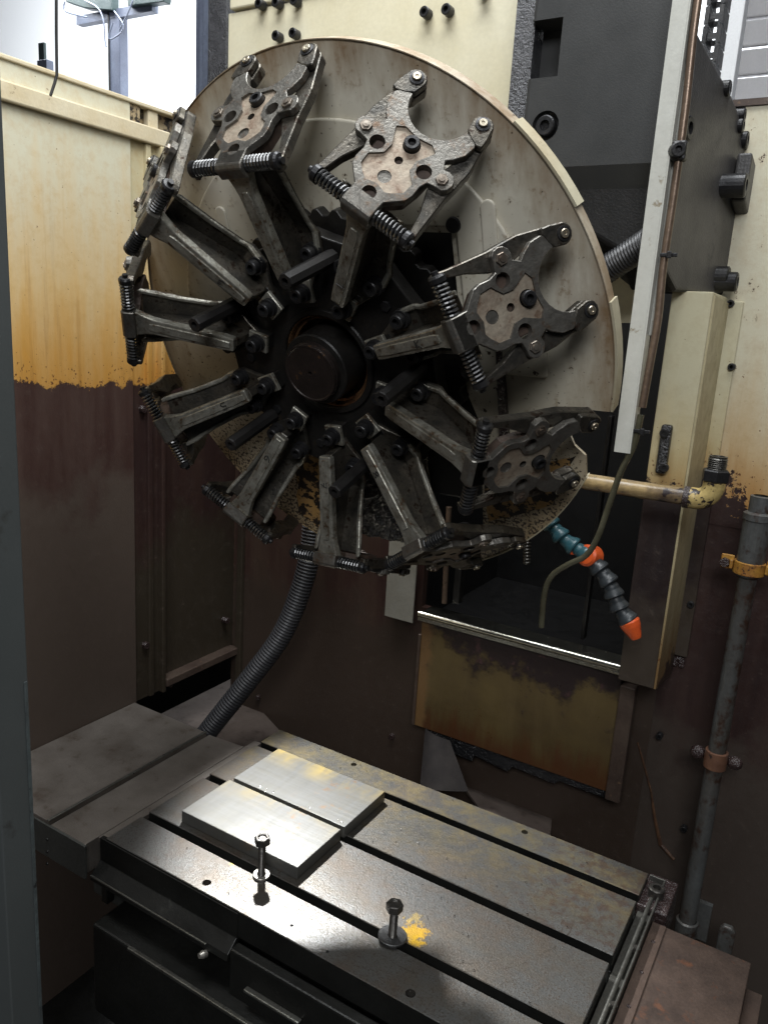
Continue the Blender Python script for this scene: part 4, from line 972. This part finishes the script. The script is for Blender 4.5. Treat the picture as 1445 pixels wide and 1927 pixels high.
# peeled orange areas
def patch(pts, mat, name, z=.0007):
    MB().prism([Vector((x, y, z)) for x, y in pts], (0, 0, .0004)).build(name, M[mat], cov)
def rag(pts, amp=.006, n=6):
    out = []
    for i in range(len(pts)):
        a = Vector((*pts[i], 0)); b = Vector((*pts[(i+1) % len(pts)], 0))
        for k in range(n):
            p = a.lerp(b, k/n); out.append((p.x+random.uniform(-amp, amp), p.y+random.uniform(-amp, amp)))
    return out
patch(rag([(-.150, -.20), (-.062, -.205), (-.082, -.305), (-.12, -.35), (-.17, -.325)], .004), 'disc_peel', 'peeled_patch')
patch([(x, y) for x, y in rag([(.196, -.16), (.29, -.15), (.335, -.13), (.300, -.215), (.20, -.262)], .002)], 'disc_peel', 'peeled_patch')
# dark gear housing seen through the window
gh = empty('gear_housing'); gh.matrix_world = cm
tag(gh, 'black oil soaked gear housing seen through the cut out of the round cover', 'gear housing')
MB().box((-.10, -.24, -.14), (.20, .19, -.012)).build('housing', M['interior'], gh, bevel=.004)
tn = []
random.seed(3)
vs = []; nx_, ny_ = 60, 104
for j in range(ny_+1):
    for i in range(nx_+1):
        x = -.05+.15*i/nx_; y = -.34+.26*j/ny_
        vs.append((x, y, .000+.0055*mnoise.noise((x*60, y*60, 0))+.0045*mnoise.noise((x*260, y*260, 4))))
fs = [(j*(nx_+1)+i, j*(nx_+1)+i+1, (j+1)*(nx_+1)+i+1, (j+1)*(nx_+1)+i) for j in range(ny_) for i in range(nx_)]
# closed sheet with a back so that it has thickness
k = len(vs); vs2 = vs+[(x, y, -.010) for x, y, z in vs]
fs2 = fs+[(a+k, d+k, c+k, b+k) for a, b, c, d in fs]
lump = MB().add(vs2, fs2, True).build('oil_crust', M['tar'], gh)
pb2 = MB(); pb2.lathe([(.0, 0), (.009, 0), (.010, -.003), (.010, -.01)], (.186, .170, .010), (0,0,1), 18); pb2.build('rubber_plug', M['black'], cov)

# =================================================================== WORKSHOP BEYOND THE ENCLOSURE
st = empty('lamp_stand', at(219, 170, 'y', 3.2)); tag(st, 'blue gray post with cross arm and two lamps in the bright hall', 'lamp stand')
def yb(u, v, y=3.2): return at(u, v, 'y', y)
a = yb(210, 240); b = yb(230, 20)
part(MB().box((a.x, 3.18, a.z-.5), (b.x, 3.24, b.z)), 'post', M['bluegray'], st, bevel=.006)
part(MB().box((a.x+.012, 3.175, a.z-.5), (a.x+.02, 3.1795, b.z)), 'post_groove', M['hub'], st)
a = yb(150, 40); b = yb(292, 14)
part(MB().tube([a, b], .030, 4), 'cross_arm', M['bluegray'], st)
for (uv, nm) in (([(122, -8), (210, -12), (210, 18), (160, 14), (124, 2)], 'lamp_body'), ([(236, -30), (312, -30), (308, 2), (240, 10)], 'lamp_body')):
    P = [yb(u, v, 3.15) for u, v in uv]; part(MB().prism(P, (0, .05, 0)), nm, M['greendark'], st, bevel=.004)
for pts in ([(160, 0), (185, 15), (195, 40), (197, 70), (200, 88)], [(215, 20), (232, 45), (226, 62), (205, 72), (213, 40)], [(250, 0), (240, 25), (228, 50), (222, 60)], [(122, 2), (123, 20), (166, 32)]):
    q, _ = corr_hose([yb(u, v, 3.14) for u, v in pts], 1, .08); part(MB().tube(q, .004, 6), 'loose_wire', M['bluegray'], st)
bt = empty('dark_fixture', yb(85, 130, 2.6)); tag(bt, 'small dark bracket sticking up behind the left enclosure wall', 'bracket')
a = at(77, 135, 'y', 2.6); b = at(94, 112, 'y', 2.6); part(MB().box((a.x, 2.58, a.z-.1), (b.x, 2.62, b.z)), 'bracket_base', M['bluegray'], bt, bevel=.003)
a = at(78, 114, 'y', 2.6); b = at(87, 80, 'y', 2.6); part(MB().box((a.x, 2.585, a.z), (b.x, 2.60, b.z)), 'bracket_arm', M['greendark'], bt, bevel=.002)
q = [at(u, v, 'x', -1.1) for u, v in [(106, -40), (106, 60), (107, 140), (103, 155), (95, 179)]]
tag(MB().tube(q, .0022, 8).build('hanging_cable', M['rodblk']), 'thin black cable hanging down in front of the left wall top', 'cable')
for (uv, lb) in (([(228, 240), (262, 122), (298, 240)], 'pale gray triangular shape standing far off in the bright hall'),):
    P = [at(u, v, 'y', 5.2) for u, v in uv]
    tag(MB().prism(P, (0, .4, 0)).build('far_gable', M['louver']), lb, 'cover')
# shutter at upper right
sh = empty('roller_shutter', at(1420, 100, 'y', 3.0)); tag(sh, 'pale gray slatted shutter at the upper right corner beyond the machine', 'shutter')
z0 = at(1400, 195, 'y', 3.0).z
for i in range(9):
    part(MB().box((-.62, 3.0, z0+.002+i*.085), (.8, 3.02+.012*(i % 2), z0+.080+i*.085)), 'slat', M['louver'], sh, bevel=.006)
part(MB().box((at(1352,100,'y',2.6).x, 2.6, .9), (at(1388,100,'y',2.6).x, 2.66, 3)), 'side_frame', M['wallpaint'], sh, bevel=.004)
# cable chain behind the head
cc = empty('cable_chain', at(1335, 60, 'y', 1.75)); tag(cc, 'black cable chain rising behind the upper right edge of the head casing', 'cable chain')
for i in range(16):
    z = at(1335, 190, 'y', 1.75).z+i*.034; x0 = at(1318, 100, 'y', 1.75).x; x1 = at(1352, 100, 'y', 1.75).x
    l = MB().box((x0, 1.74, z), (x0+.008, 1.80, z+.030)).box((x1-.008, 1.74, z), (x1, 1.80, z+.030)).box((x0+.008, 1.75, z+.010), (x1-.008, 1.755, z+.020)).box((x0+.008, 1.79, z+.010), (x1-.008, 1.795, z+.020))
    part(l, 'link', M['black'], cc)
